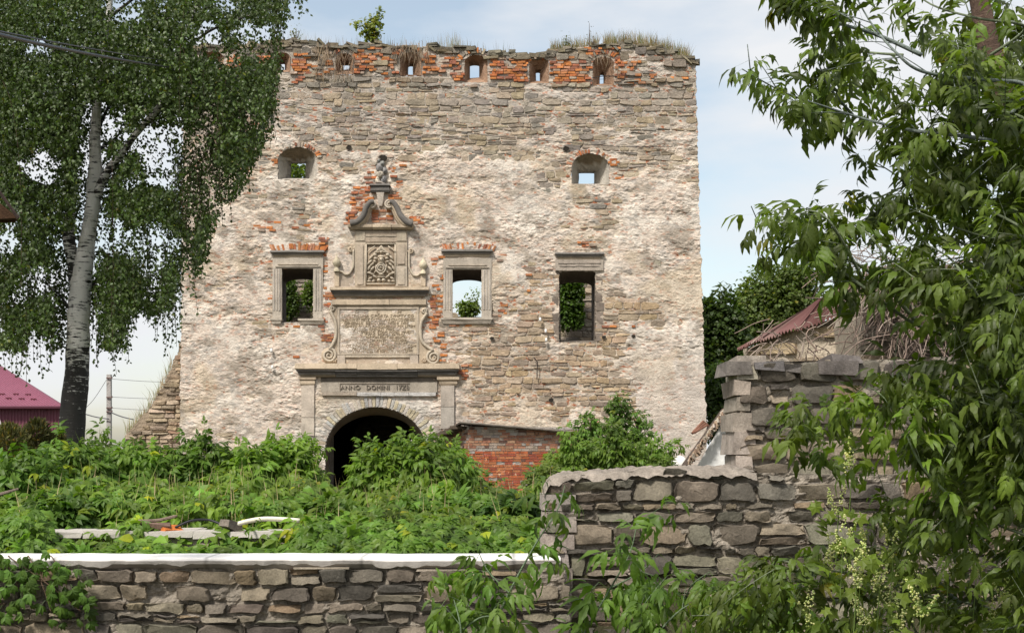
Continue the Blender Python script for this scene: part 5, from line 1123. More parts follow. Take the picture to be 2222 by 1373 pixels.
for k in range(330):
    if k < 150: f = rb_.random(); x = 610-230*f+rb_.normal(0, 14); y = 60+330*f+rb_.normal(0, 30)
    elif k < 230: x = rb_.uniform(225, 420); y = rb_.uniform(470, 620)
    else: x = rb_.uniform(-40, 250); y = rb_.uniform(540, 690)
    if not inp(x, y, BPOLY): continue
    p = np.array(P(x, y, YBt+rb_.normal()*.8)); L = rb_.uniform(.5, 1.5)*(1.0 if x > 230 or y < 600 else .75); s_ = 0; pts = [p.copy()]; sw = rb_.uniform(-.12, .12)
    if abs(x-168) < 34 and p[1] < 20: continue
    while s_ < L:
        p = p+np.array((sw*.08+rb_.normal(0, .006), 0, -.08)); s_ += .08; pts.append(p.copy())
        for q in range(rb_.integers(1, 4)): a = rb_.uniform(0, 6.28); pos.append(p+rb_.uniform(-.02, .02, 3)); dirs.append(np.array((math.cos(a)*.7, math.sin(a)*.7, -rb_.uniform(.3, 1.3)))); ups.append(rb_.normal(0, 1, 3)+np.array((0, -.6, .6))); leaf_c.append(rb_.uniform(.8, 1.2))
    V, Fc = tube(pts[::4]+[pts[-1]], .0035, 3, cap=False); tw.add(V, Fc, (.09,.06,.045))
pos = np.array(pos); R = orient(np.array(dirs), np.array(ups)); nL = len(pos); pos = pos+rb_.normal(0, .016, (nL, 3)); print('birch leaves', nL)
foliage('foliage', T_SM, pos, R, rb_.uniform(.050, .086, nL), rtint((.060,.102,.028), nL, .36, rb_, .01)*np.array(leaf_c)[:, None], 'birch_leaf', birch, 1)
tag(tw.build('twigs', M['bark'], birch), kind='stuff')

# ---------------- generic leafy stem
def leafy(stems, rng, spacing, ll, up_bias=.5, twig=.0, clip=None, tipscale=.6, tw_len=(.25, .5), tw_step=.25, jit=.0, droop=.45, yscale=1.0):
    """stems: list of point lists (world) -> list of (pos, dir, up, scale) and tubes"""
    Ls = []; tubes = []
    def along(pts, sp, sc, phase=0):
        pts = [np.array(p) for p in pts]; acc = 0; nxt = sp*rng.random(); side = 1; tot = sum(np.linalg.norm(pts[i+1]-pts[i]) for i in range(len(pts)-1)); run = 0
        for i in range(len(pts)-1):
            sg = pts[i+1]-pts[i]; L = np.linalg.norm(sg)
            if L < 1e-6: continue
            d = sg/L
            while nxt < L:
                p = pts[i]+d*nxt; f = (run+nxt)/tot
                perp = np.cross(d, np.array((0, -1., 0))); perp /= max(np.linalg.norm(perp), 1e-6); per2 = np.cross(d, perp)
                a0 = rng.uniform(0, 3.14)
                for sg2 in (-1, 1):
                    q = perp*math.cos(a0)*sg2+per2*math.sin(a0)*sg2; ld = d*rng.uniform(.35, .8)+q*1.0+np.array((0, 0, -droop*rng.uniform(.3, 1.6)))
                    Ls.append((p, ld, np.array((rng.uniform(-.5, .5), rng.uniform(-1.0, .2), 1.0)), sc*rng.uniform(.75, 1.15)*(1-(1-tipscale)*f**3)))
                nxt += sp*rng.uniform(.75, 1.3)
            nxt -= L; run += L
        Ls.append((pts[-1], pts[-1]-pts[-2]+np.array((0, 0, -.02)), np.array((0, -.5, 1.)), sc*.7))
    for pts, r0, r1 in stems:
        n = len(pts); tubes.append((pts, [r0+(r1-r0)*i/(n-1) for i in range(n)])); along(pts, spacing, ll)
        if twig > 0:
            acc = 0
            for i in range(1, n-1):
                sg = np.array(pts[i])-np.array(pts[i-1]); acc += np.linalg.norm(sg)
                if acc > tw_step*rng.uniform(.7, 1.3):
                    acc = 0; d = sg/np.linalg.norm(sg); perp = np.cross(d, np.array((0, -1., 0))); per2 = np.cross(d, perp); a0 = rng.choice((0, 3.14))+rng.uniform(-1.1, 1.1)
                    td = d*.75+perp*math.cos(a0)+per2*math.sin(a0)*.8+np.array((0, 0, rng.uniform(-.1, .35))); td /= np.linalg.norm(td); L = rng.uniform(*tw_len)*twig; p0 = np.array(pts[i]); tp = [p0+td*L*k/5+np.array((0, 0, -.12*L*(k/5)**2)) for k in range(6)]
                    tubes.append((tp, [r1*1.1*(1-k*.14) for k in range(6)])); along(tp, spacing*.8, ll*.92)
    if clip is not None: Ls = [q for q in Ls if clip(q[0])]
    return Ls, tubes
def make_leaves(Ls, tm, base, mat, parent, nobj, rngn, v=.2, yel=.0, name='leaf', big=None, shade=None):
    n = len(Ls); pos = np.array([q[0] for q in Ls]); R = orient(np.array([q[1] for q in Ls]), np.array([q[2] for q in Ls])); sc = np.array([q[3] for q in Ls]); tn = rtint(base, n, v, rngn, yel)
    order = np.argsort(pos[:, 1]); obj = set(order[:nobj].tolist()) if nobj else set()
    if nobj:
        cols = [rtint(base, 1, v, rngn, 0)[0] for _ in range(7)]; ms = [mdata('leaf', t[0], t[1], M[mat], np.tile(c, (len(t[0]), 1))) for t in tm for c in cols]
        for i in obj:
            o = bpy.data.objects.new(name, ms[int(rngn.integers(0, len(ms)))]); link(o, parent); m4 = Matrix([list(R[i][0]*sc[i])+[pos[i][0]], list(R[i][1]*sc[i])+[pos[i][1]], list(R[i][2]*sc[i])+[pos[i][2]], [0, 0, 0, 1]]); o.matrix_local = m4
    rest = np.array([i for i in range(n) if i not in obj], int)
    if len(rest): foliage('foliage', tm, pos[rest], R[rest], sc[rest], tn[rest], mat, parent, 5)
def stem_mesh(tubes, par, tint, name='stem', seg=6, split=1):
    for k, (pts, rad) in enumerate(tubes[:split]):
        V, Fc = tube(pts, rad, 8); mesh(name, V, Fc, M['bark'], par, np.tile(tint, (len(V), 1)), True)
    if tubes[split:]:
        mb = MB()
        for pts, rad in tubes[split:]: V, Fc = tube(pts, rad, seg, cap=False); mb.add(V, Fc, tint)
        tag(mb.build('twigs', M['bark'], par, True), kind='stuff')

# ---------------- ash-leaved maple on the right
be = empty('maple_tree', 'ash-leaved maple reaching in from the right edge with long pointed leaves', 'maple tree')
rngp = random.Random(19); rnn = np.random.default_rng(19)
YM = 5.6
def tx(y): return float(np.interp(y, [-120, 0, 120, 230, 330, 800, 1300, 1745], [2100, 2125, 2150, 2190, 2225, 2300, 2380, 2420]))
tp = [P(tx(y), y, 6.0) for y in (1765, 1600, 1300, 1050, 800, 560, 330, 230, 120, 0, -120)]; V, Fc = tube(spline(tp, 5), [.11-.07*k/50 for k in range(51)], 10); mesh('trunk', V, Fc, M['bark'], be, np.tile((.13,.085,.065), (len(V), 1)), True)
BR = [[(2225,185),(2120,172),(2000,155),(1940,110),(1890,50),(1850,-20)],[(2000,120),(1900,75),(1800,45),(1725,5),(1690,-40)],[(2225,330),(2120,300),(1990,285),(1900,265),(1800,235),(1700,200),(1610,150)],[(1850,250),(1800,190),(1775,135)],
 [(2225,560),(2120,540),(2040,500),(1985,440),(1955,390),(1900,352)],[(2225,500),(2120,440),(2040,370),(2000,310)],[(2225,820),(2080,740),(1980,700),(1870,620),(1790,560),(1720,500),(1640,488)],[(2225,780),(2160,700),(2100,610),(2060,560),(2010,530)],
 [(2225,950),(2100,890),(1990,850),(1920,800),(1880,720)],[(2225,1080),(2080,1050),(1930,1050),(1850,1010),(1780,950),(1700,895)],[(2260,1250),(2120,1180),(1990,1120),(1900,1090)],[(2280,1400),(2150,1320),(2000,1290),(1880,1250),(1760,1230),(1660,1205)],
 [(2200,1480),(2050,1390),(1850,1340),(1700,1310),(1580,1290),(1480,1262)],[(2100,1480),(1990,1373),(1950,1250),(1980,1150)],[(2225,660),(2130,620),(2000,600),(1900,640),(1850,700)],[(2225,60),(2120,40),(2020,10),(1960,-40)],[(2225,260),(2140,235),(2060,210),(1980,215)],
 [(2225,1000),(2150,960),(2060,940),(1980,930)],[(2225,860),(2120,800),(2020,780),(1950,760)],[(2225,410),(2150,380),(2080,350),(2040,320)],[(2230,1150),(2140,1110),(2040,1080),(1960,1020),(1900,960)]]
BR += [[(1990,700),(1900,600),(1800,545),(1715,525),(1655,545)],[(1870,600),(1800,480),(1750,455)],[(1960,640),(1900,525),(1840,480)],[(1930,1050),(1850,930),(1760,895),(1690,885)],[(1900,1000),(1800,1010),(1735,1000)],[(1850,1400),(1700,1345),(1600,1335),(1500,1335)],[(1850,1340),(1760,1270),(1690,1240),(1620,1210)],[(2010,820),(1960,810),(1900,830),(1850,850)],[(2120,170),(2010,230),(1900,200),(1840,150)],[(1960,120),(1860,110),(1790,80)],[(2080,440),(1990,400),(1900,430),(1860,420)],[(1990,285),(1940,330),(1900,350)]]
NMAN = len(BR)
for k in range(44):
    y = rngp.uniform(-20, 1400); L = rngp.uniform(90, 260); up_ = rngp.uniform(-.5, .35); BR.append([(2240, y), (2240-L*.5, y+L*.5*up_), (2240-L, y+L*up_+rngp.uniform(-25, 25))])
stems = []
for k, b2 in enumerate(BR):
    yb_ = YM+rngp.uniform(-.7, .9); pre = [(tx(b2[0][1]+60), b2[0][1]+60)] if b2[0][0] >= 2200 else []
    pts = [list(P(x, y, yb_+.15*math.sin(i*1.3+k))) for i, (x, y) in enumerate(pre+b2)]
    stems.append((spline(pts, 7), .011 if len(b2) > 4 else .008, .0025))
ymn = [-100,0,60,100,124,210,236,300,335,430,447,540,580,620,700,850,868,960,985,1020,1090,1160,1190,1240,1300,1400]; xmn = [1600,1630,1680,1770,1590,1590,1700,1830,1880,1860,1625,1620,1760,1840,1930,1920,1720,1710,1850,1900,1940,1900,1690,1590,1500,1440]
def clipf(p):
    px_ = CX+p[0]*F/p[1]; py_ = HY-(p[2]-EYE)*F/p[1]; n_ = float(fbm(px_/75, py_/75, 301, 3))
    if 1990 < px_ < 2210 and 500 < py_ < 560 and n_ < .55: return False
    if px_ > 1880 and n_ < (.45 if px_ < 2050 else .405): return False
    return px_ > np.interp(py_, ymn, xmn)-14
Ls, tb = leafy(stems, rngp, .075, .80, twig=1.0, clip=clipf, tw_step=.14, tw_len=(.18, .42), droop=.5)
b0_ = []
for pts_, rad_ in tb[:len(BR)]:
    k_ = [i for i, p in enumerate(pts_) if CX+p[0]*F/p[1] > 2225 or CX+p[0]*F/p[1] > np.interp(HY-(p[2]-EYE)*F/p[1], ymn, xmn)+6]
    e_ = (max(k_)+1 if k_ else 2); e_ = next((i for i in range(3, len(pts_)) if i not in set(k_)), len(pts_)); b0_.append((pts_[:max(e_, 3)], rad_[:max(e_, 3)]))
tb = b0_+[q for q in tb[len(BR):] if clipf(q[0][-1])]
print('maple leaves', len(Ls))
make_leaves(Ls, T_PIN, (.070,.112,.018), 'leaf', be, 300, rnn, .5, .008)
stb = [(spline([P(x, y, 4.9) for x, y in q], 6), .006, .002) for q in ([(2060,1075),(2000,1010),(1960,930),(1920,865),(1880,835)], [(1985,975),(2010,910),(2005,860)], [(1960,930),(1900,905),(1850,925)])]
Lb, tbb = leafy(stb, rngp, .08, .85, twig=.7, tw_step=.14, tw_len=(.12, .25), droop=.4)
make_leaves(Lb, T_PIN, (.14,.235,.03), 'leaf', be, 0, rnn, .2, .0)
for pts, rad in tbb[:3]: V, Fc = tube(pts, rad, 6); mesh('branch', V, Fc, M['bark'], be, np.tile((.23,.3,.16), (len(V), 1)), True)
for k, (pts, rad) in enumerate(tb[:len(BR)]):
    if k < NMAN: V, Fc = tube(pts, rad, 7); mesh('branch', V, Fc, M['bark'], be, np.tile((.23,.27,.25), (len(V), 1)), True)
mb = MB()
for pts, rad in tb[NMAN:]: V, Fc = tube(pts, rad, 5, cap=False); mb.add(V, Fc, (.2,.24,.15))
tag(mb.build('twigs', M['bark'], be, True), kind='stuff')

# ---------------- near saplings in front of the walls
YS = 6.5
SP = [('tallest of the young maple shoots, crossing the end of the white capping', [[(1010,1687),(1030,1500),(1060,1390),(1105,1285),(1165,1175),(1208,1110),(1226,1052)],[(1060,1390),(1025,1330),(1003,1285)],[(1105,1285),(1060,1240),(1040,1200)]], 6.5),
 ('young maple shoot with bright tip standing before the middle of the rubble wall', [[(1190,1687),(1230,1480),(1265,1380),(1325,1275),(1368,1195),(1384,1120)],[(1265,1380),(1262,1310),(1300,1262)],[(1325,1275),(1390,1240),(1430,1200)]], 6.7),
 ('low young maple shoot arching right at the bottom middle of the photo', [[(1330,1687),(1370,1500),(1410,1400),(1480,1320),(1560,1290)],[(1410,1400),(1390,1330),(1400,1290)],[(1480,1320),(1500,1270),(1540,1240)]], 6.3),
 ('small young maple shoot at the bottom edge left of the tall one', [[(960,1687),(985,1450),(1000,1370),(985,1300)],[(1000,1370),(1040,1340),(1080,1335)]], 6.2),
 ('low leafy maple shoot at the bottom edge below the rubble wall corner', [[(1560,1687),(1590,1480),(1620,1380),(1650,1310),(1700,1270)],[(1620,1380),(1560,1345),(1530,1330)],[(1590,1480),(1680,1380),(1760,1330)]], 6.0)]
for i, (lb, st2, yy) in enumerate(SP):
    root = empty('maple_shoot', lb, 'sapling', 'maple shoots in front of the near walls')
    stems = [(spline([P(x, y, yy+.1*math.sin(q+i)+(0 if q else 0)) for q, (x, y) in enumerate(pl_)], 6), .010 if j == 0 else .006, .002) for j, pl_ in enumerate(st2)]
    Ls, tb = leafy(stems, rngp, .085, 1.2, twig=.8, tw_step=.22, tw_len=(.15, .32), droop=.9, clip=lambda p: p[2] > .55)
    make_leaves(Ls, T_PIN, (.085,.16,.028), 'leaf', root, 300, rnn, .2, .0); stem_mesh(tb, root, (.16,.22,.13), 'stem', 5, len(st2))

# ---------------- climbing vine with pale flower spikes, lower right
vine = empty('flowering_vine', 'yellow-green climbing vine with pale blossom spikes tangled in the lower right boughs', 'climbing vine')
T_LB = [with_tint(lobed(.11, rg_), (1, 1, 1)) for _ in range(4)]; Ls = []; fl = MB(); rv = random.Random(5)
spots_v = [(2010,930),(2110,945),(2165,980),(2190,1010),(2180,1060),(1850,990),(1820,1100),(1830,1170),(1790,1210),(1870,1200),(1860,1240),(1910,1250),(1930,1290),(1990,1250),(2000,1310),(1960,1340),(2150,1320),(2180,1290),(1940,1180),(2060,1230),(2210,1130),(2100,1100),(1760,1330),(2050,1010),(1880,1330),(2120,1230),(2200,1200)]
vpts = [P(1960, 1745, 5.4), P(1950, 1400, 5.3), P(1900, 1250, 5.2), P(1990, 1150, 5.2), P(2080, 1040, 5.2), P(2170, 980, 5.2), P(2230, 900, 5.3)]; V, Fc = tube(spline(vpts, 6), .006, 5); mesh('stem', V, Fc, M['bark'], vine, np.tile((.12,.17,.04), (len(V), 1)), True)
for (x, y) in spots_v:
    yy = 5.1+rv.uniform(-.2, .5); c_ = np.array(P(x, y, yy))
    for q in range(5): Ls.append((c_+RN.uniform(-.13, .13, 3), RN.normal(0, 1, 3)+(0, 0, -.5), np.array((rv.uniform(-.5, .5), -1.2, .8)), rv.uniform(.35, .75)))
    V, Fc = tube([tuple(np.array(vpts[2])*.0+c_+np.array((0, .05, -.25))), tuple(c_)], .002, 4); fl.add(V, Fc, (.2,.28,.08))
    for st_ in range(rv.choice((2, 3, 4))):
        tip = c_+np.array((rv.uniform(-.07, .07), rv.uniform(-.05, .05), rv.uniform(.04, .12))); b0 = c_+np.array((rv.uniform(-.03, .03), 0, -.05))
        for k in range(34):
            f = rv.random(); p = b0+(tip-b0)*f+RN.normal(0, .009*(1.25-f), 3); r_ = rv.uniform(.003, .0065); V = p+np.array([(r_,0,0),(-r_,0,0),(0,r_,0),(0,-r_,0),(0,0,r_),(0,0,-r_)]); fl.add(V, [(0,2,4),(2,1,4),(1,3,4),(3,0,4),(2,0,5),(1,2,5),(3,1,5),(0,3,5)], pick([(.50,.52,.26), (.56,.54,.33), (.42,.48,.20)]))
make_leaves(Ls, T_LB, (.13,.20,.03), 'leaf', vine, 200, rnn, .3, .05); tag(fl.build('blossoms', M['leaf'], vine), kind='stuff')

# ---------------- bank of creeper and weeds on the terrace
ptx = [-80,0,60,130,200,260,330,420,500,600,690,725,760,800,860,930,1000,1060,1120,1180,1260]; pty = [1010,1000,985,975,965,985,995,990,990,990,1015,1072,1074,1030,1000,995,1030,1058,1066,1056,1040]
def bank_z(px, Y):
    py_t = np.interp(px, ptx, pty); t = np.clip((Y-11.55)/(20-11.55), 0, 1); py = 1203+(py_t-1203)*t**.62
    par = (px > 98) & (px < 655); py = np.where(par & (Y < 13.35), 1203-14*np.clip((Y-11.55)/1.8, 0, 1)*(.4+fbm(px/60, Y, 5, 2)*2.2), py); py = np.where(par & (Y >= 13.35) & (Y < 14.3), np.maximum(py, 1156-6*fbm(px/40, Y*2, 6, 2)), py)
    py = py+34*(fbm(px/60., Y*1.1, 401, 3)-.5)*2*(1-.4*np.exp(-((px-745)/40)**2)); dk = np.exp(-((px-55)/55)**2)*np.clip((14-Y)/2, 0, 1)*np.clip((Y-11.6)/.6, 0, 1); py = py-60*dk
    return EYE+(HY-py)*Y/F
def scatter_bank(n, y0, y1, x0, x1, rr, mask=None):
    px = rr.uniform(x0, x1, n); Y = y0*(y1/y0)**rr.random(n); z = bank_z(px, Y); dpt = rr.exponential(.14, n); z = z-dpt*(.4+.8*(Y-11)/6)
    X = (px-CX)*Y/F; pos = np.stack([X, Y, np.maximum(z, .66)], 1)
    ok = np.ones(n, bool)
    if mask is not None: ok = mask(px, Y)
    return pos[ok], px[ok], Y[ok]
rk = np.random.default_rng(77)
def bank_leaves(name, lb, cat, n, y0, y1, x0, x1, tm, sc, base, v, yel, mask, kind='stuff', clump=.5):
    pos, px, Y = scatter_bank(n, y0, y1, x0, x1, rk, mask); m_ = len(pos); d = np.stack([rk.normal(0, 1, m_), -rk.uniform(-.2, 1.4, m_), rk.uniform(-.9, .5, m_)], 1); up = np.stack([rk.normal(0, .45, m_), -rk.uniform(0, .9, m_), np.full(m_, 1.0)], 1)
    tn = rtint(base, m_, v, rk, yel)*(.7+.6*fbm(px/70., Y*.8, 431, 3))[:, None]
    o = foliage(name, tm, pos, orient(d, up), rk.uniform(sc[0], sc[1], m_), tn, 'leaf', None, 3); tag(o, lb, cat, None, kind); return o
ma = lambda px, Y: ((Y < 13.2) | (fbm(px/90, Y*.5, 441, 2) > .45)) & ~((px > 98) & (px < 655) & (Y < 12.9) & (fbm(px/60, Y, 442, 2) < .42))
bank_leaves('creeper', 'five-fingered creeper carpeting the terrace behind the white capping', 'creeper', 5600, 11.55, 15.5, -80, 1240, T_PAL, (.7, 1.3), (.085,.165,.026), .32, .03, ma)
bank_leaves('weeds', 'mixed green weeds and seedlings covering the bank before the tower', 'weeds', 8000, 13.2, 22, -120, 1260, T_PIN_L, (.8, 1.6), (.125,.215,.028), .32, .03, lambda px, Y: (fbm(px/60, Y*.6, 451, 2) > .3))
bank_leaves('nettle_growth', 'fine-leaved pale green weeds among the creeper in front of the brick shed', 'weeds', 15000, 13.5, 23, 640, 1300, T_OV, (.06, .13), (.13,.21,.04), .3, .06, lambda px, Y: fbm(px/40, Y*.9, 461, 2) > .45)
bank_leaves('broad_weeds', 'patches of broad heart-shaped weed leaves in the bank', 'weeds', 5000, 12.6, 20, -120, 1240, T_OV, (.12, .24), (.10,.20,.03), .3, .05, lambda px, Y: fbm(px/45, Y*1.1, 471, 2) > .56)
GM = 'leafy mounds in the weedy bank'
# grass blades and dry stalks in it
def blades(name, pts, lb, cat, tintf, hh, par=None, mat='dry', ww=.006, bend=.35):
    mb = MB()
    for (x, y, z) in pts:
        h_ = rnd.uniform(*hh); a = rnd.uniform(0, 6.28); bx, by = math.cos(a)*h_*bend*rnd.random(), math.sin(a)*h_*bend*rnd.random(); w_ = ww*rnd.uniform(.6, 1.3)
        V = [(x-w_, y, z), (x+w_, y, z), (x+bx*.4+w_*.7, y+by*.4, z+h_*.55), (x+bx*.4-w_*.7, y+by*.4, z+h_*.55), (x+bx, y+by, z+h_)]; mb.add(V, [(0, 1, 2, 3), (3, 2, 4)], tintf())
    o = mb.build(name, M[mat], par); return tag(o, lb, cat, None, 'stuff')
pts = []
for k in range(800):
    px_ = rnd.uniform(-60, 1200); Y = rnd.uniform(13.6, 21); pts.append(((px_-CX)*Y/F, Y, float(bank_z(np.array([px_]), np.array([Y]))[0])-.28))
blades('grass', pts, 'thin grass stems poking out of the weedy bank', 'grass', lambda: pick([(.19,.25,.06), (.36,.31,.15), (.15,.23,.05), (.42,.33,.2)]), (.25, .62))
# saplings standing in the bank
BSH = [(215,925,19,40,3,'young leafy maple sapling in front of the birch foot'),(455,925,18,22,2,'slender maple sapling with tiered leaves before the tower left half'),(300,965,20,45,3,'bushy sapling below the ruined wall stub'),(395,985,18,40,3,'low leafy sapling left of the slender tiered one'),(595,938,19,34,3,'bright sapling left of the gate'),(520,965,20,35,3,'sapling between the slender tiered one and the bright one'),
 (660,958,20,22,3,'sapling at the left jamb of the gate'),(800,965,19,30,3,'sapling in front of the left half of the dark gate'),(850,975,20,30,3,'sapling in front of the middle of the dark gate'),(900,965,19,28,3,'sapling in front of the right half of the dark gate'),(945,942,21,34,3,'tallest sapling at the right jamb of the gate'),(985,958,21,26,3,'sapling in front of the left end of the brick shed'),(100,985,17,50,4,'broad leafy sapling at the left behind the dark creeper'),(742,1062,20,16,2,'short sapling below the left side of the gate'),(1048,1030,20,20,2,'low sapling before the middle of the brick shed'),(1245,928,25.5,34,5,'spreading bright sapling in the left part of the feathery bushes'),(1325,912,25.5,40,6,'spreading bright sapling in the middle of the feathery bushes'),(1415,950,25.5,34,5,'spreading bright sapling at the right end of the feathery bushes')]
for i, (px_, py_, Y, wd, ns, lb) in enumerate(BSH):
    root = empty('sapling', lb, 'sapling', 'saplings standing in the weeds')
    zt_ = Z_(py_, Y); zg = .68; stems = []
    for q in range(ns):
        dx = (rngp.uniform(-1, 1))*wd*Y/F; f = 1 if q == 0 else rngp.uniform(.72, .95); x0 = X_(px_, Y)+rngp.uniform(-.1, .1)
        stems.append((spline([(x0, Y, zg), (x0+dx*.3, Y-.05, zg+(zt_-zg)*f*.5), (x0+dx*.9*(q > 0), Y-.1, zg+(zt_-zg)*f*.97)], 5), .012, .003))
    Ls, tb = leafy(stems, rngp, .075, 1.35, twig=1.0, tw_step=.14, tw_len=(.2, .42), droop=.6, clip=lambda p: p[2] > 1.05)
    make_leaves(Ls, T_PIN_L, (.115,.205,.03) if i not in (1, 2, 12) else (.075,.14,.024), 'leaf', root, 0, rnn, .2, .0); stem_mesh(tb, root, (.2,.22,.12), 'stem', 4, ns)
MOUNDS = True
# pinkish-flowering shrub patch by the shed
mb = MB()
for k in range(170):
    px_ = rnd.gauss(1000, 45); py_ = rnd.uniform(985, 1050); Y = 21; p = np.array(P(px_, py_, Y)); r_ = rnd.uniform(.02, .05); V = p+RN.uniform(-1, 1, (4, 3))*r_; mb.add(V, [(0, 1, 2), (0, 2, 3)], pick([(.62,.30,.20), (.60,.38,.30), (.5,.2,.13)]))
tag(mb.build('blossoms', M['leaf'], None), 'salmon pink withered blossoms scattered in the weeds at the shed corner', 'blossoms', None, 'stuff')

# bushes right of the shed
def bush(px_, pyt, Y, wpx, lb, base, tm, sc, n, grp, zg=.66, name='bush', stems_=5, dens=1, mat='leaf'):
    root = empty(name, lb, 'bush', grp); zt_ = Z_(pyt, Y); xc = X_(px_, Y); rw = wpx*Y/F/2; hh = zt_-zg
    u = rk.normal(0, 1, (n, 3)); u /= np.linalg.norm(u, axis=1, keepdims=True); r_ = rk.random(n)**.28; lump_ = 1+.35*(fbm(u[:, 0]*2.4+px_, u[:, 2]*2.4+u[:, 1], 7, 3)-.5)*2
    pos = np.stack([xc+u[:, 0]*rw*r_*lump_, Y+u[:, 1]*rw*.8*r_*lump_, zg+hh*.5+u[:, 2]*hh*.5*r_*lump_], 1); pos[:, 2] = np.maximum(pos[:, 2], zg); d = u*np.array((1, 1, .6))+rk.normal(0, .6, (n, 3))+(0, 0, -.3); up = u+np.array((0, -.4, 1.0))+rk.normal(0, .3, (n, 3))
    foliage('foliage', tm, pos, orient(d, up), rk.uniform(sc[0], sc[1], n), rtint(base, n, .25, rk, .02)*(.75+.5*fbm(pos[:, 0]*2.5, pos[:, 2]*2.5, 17, 3))[:, None], mat, root, 2)
    for q in range(stems_): 
        V, Fc = tube(spline([(xc+rnd.uniform(-.1, .1), Y, .62), (xc+rnd.uniform(-.3, .3)*rw, Y, zg+hh*.4), (xc+rnd.uniform(-.6, .6)*rw, Y, zg+hh*.8)], 4), .018, 5); mesh('stem', V, Fc, M['bark'], root, np.tile((.12,.10,.06), (len(V), 1)))
    return root
G1 = 'bushes right of the brick shed'
for (a, b2, Y, w_, lb, base, n) in ((1180,1012,25,80,'low feathery bush just right of the brick wall',(.15,.23,.045),900),(1235,968,26,120,'feathery bush under the right end of the shed roof',(.14,.23,.04),1300),(1320,950,26.5,140,'largest bright feathery bush right of the shed',(.14,.24,.04),1700),(1400,972,26,110,'feathery bush before the smooth tower plaster',(.13,.22,.035),1000),(1440,990,25,60,'smallest feathery bush at the right end of the row',(.12,.2,.035),420)):
    bush(a, b2, Y, w_, lb, base, T_PIN_L, (.6, 1.1), n, G1)
for (a, b2, Y, w_, lb, n) in ((1342,846,28,44,'tallest dark upright shoot rising above the feathery bushes',420),(1388,885,28,42,'shorter dark upright shoot right of the tallest one',300),(1278,892,28,52,'dark upright shoot left of the tallest one',380)):
    bush(a, b2, Y, w_, lb, (.07,.14,.022), T_PIN_L, (.7, 1.15), n, 'dark shoots above the bushes', zg=1.4)
for (a, b2, Y, w_, lb, base, n) in ((45,985,15.5,160,'dark leafy mound at the left edge below the junipers',(.07,.14,.022),900),(175,955,17,160,'broad leafy mound under the birch trunk',(.09,.175,.025),900),(290,970,17.5,140,'leafy mound right of the birch below the ruined wall stub',(.10,.19,.026),800),(430,965,18,140,'leafy mound below the left corner of the tower',(.10,.20,.028),800),(540,968,18,130,'mound of bright leaves below the left framed window',(.12,.22,.03),750),(622,958,18.5,110,'bright mound just left of the gate',(.13,.235,.03),850),
  (825,972,18,110,'bright mound before the left half of the gate',(.13,.235,.03),750),(905,962,18,120,'bright mound before the right half of the gate',(.125,.225,.03),750),(970,975,18.5,100,'mound with long leaves before the shed corner',(.12,.22,.03),550),(120,1090,14.2,130,'low dark creeper mound at the left end of the parapet',(.06,.125,.02),600),(700,1085,15,140,'low creeper mound in the middle of the bank',(.085,.165,.024),600),(860,1100,14.6,150,'low creeper mound above the white capping',(.08,.16,.024),600),(1030,1085,15,150,'low creeper mound left of the rubble wall end',(.065,.135,.022),650),(1120,1090,14.4,110,'dark glossy creeper mound against the rubble wall end',(.05,.11,.02),600)):
    bush(a, b2, Y, w_, lb, base, T_PIN_L if Y > 15.2 else T_PAL, (.8, 1.5), n, GM, name='leafy_mound', stems_=2)
# juniper at the far left
def conifer(px_, pyt, Y, wpx, lb):
    root = empty('juniper', lb, 'juniper', 'junipers at the left edge'); zt_ = Z_(pyt, Y); n = 5200; h = rk.random(n)**.8; rw = wpx*Y/F/2*(1-h)**.42*(.45+.9*fbm(h*9, h*3+px_, 7, 2)); a = rk.uniform(0, 6.28, n); rr = rk.random(n)**.4
    zg = .65; pos = np.stack([X_(px_, Y)+np.cos(a)*rw*rr, Y+np.sin(a)*rw*rr, zg+(zt_-zg)*h], 1); d = np.stack([np.cos(a)*.6, np.sin(a)*.6, rk.uniform(.3, 1.4, n)], 1)+rk.normal(0, .35, (n, 3))
    v, f = leaflet(1, .22, .1, .3, 2); foliage('foliage', [with_tint((v, f), (1, 1, 1))], pos, orient(d, rk.normal(0, 1, (n, 3))), rk.uniform(.06, .13, n), rtint((.085,.092,.035), n, .35, rk, .1), 'dry', root)
    V, Fc = tube([(X_(px_, Y), Y, .6), (X_(px_, Y), Y, zt_-.3)], [.05, .01], 6); mesh('trunk', V, Fc, M['bark'], root, np.tile((.12,.09,.07), (len(V), 1)))
conifer(18, 925, 17, 170, 'brownish juniper at the very left edge before the burgundy hall'); conifer(82, 915, 17.6, 120, 'taller pointed juniper between the edge one and the birch trunk'); conifer(124, 945, 18, 80, 'small juniper touching the foot of the birch trunk')

# creeper hanging over the retaining wall at the left
cr = empty('hanging_creeper', 'creeper with five-fingered leaves hanging over the left end of the retaining wall', 'creeper'); Ls = []; rc = random.Random(8)
cp = [(20,1212),(60,1216),(105,1218),(150,1225),(160,1260),(185,1300),(175,1330),(150,1290),(120,1330),(110,1280),(60,1275),(40,1260),(80,1250),(30,1240),(5,1220),(90,1300),(135,1250),(0,1300),(-20,1330),(10,1335)]
for (x, y) in cp:
    for q in range(6 if y < 1320 else 3):
        p = np.array(P(x+rc.gauss(0, 16), y+rc.gauss(0, 13), YW-rc.uniform(.08, .2)))
        if p[2] > .92: p[2] = .9
        Ls.append((p, np.array((rc.gauss(0, .7), -.35, -1.0+rc.uniform(-.2, .6))), np.array((rc.uniform(-.4, .4), -1.3, .75)), rc.uniform(.6, 1.05)))
make_leaves(Ls, T_PAL_N, (.075,.15,.028), 'leaf', cr, 200, rnn, .25, .0)
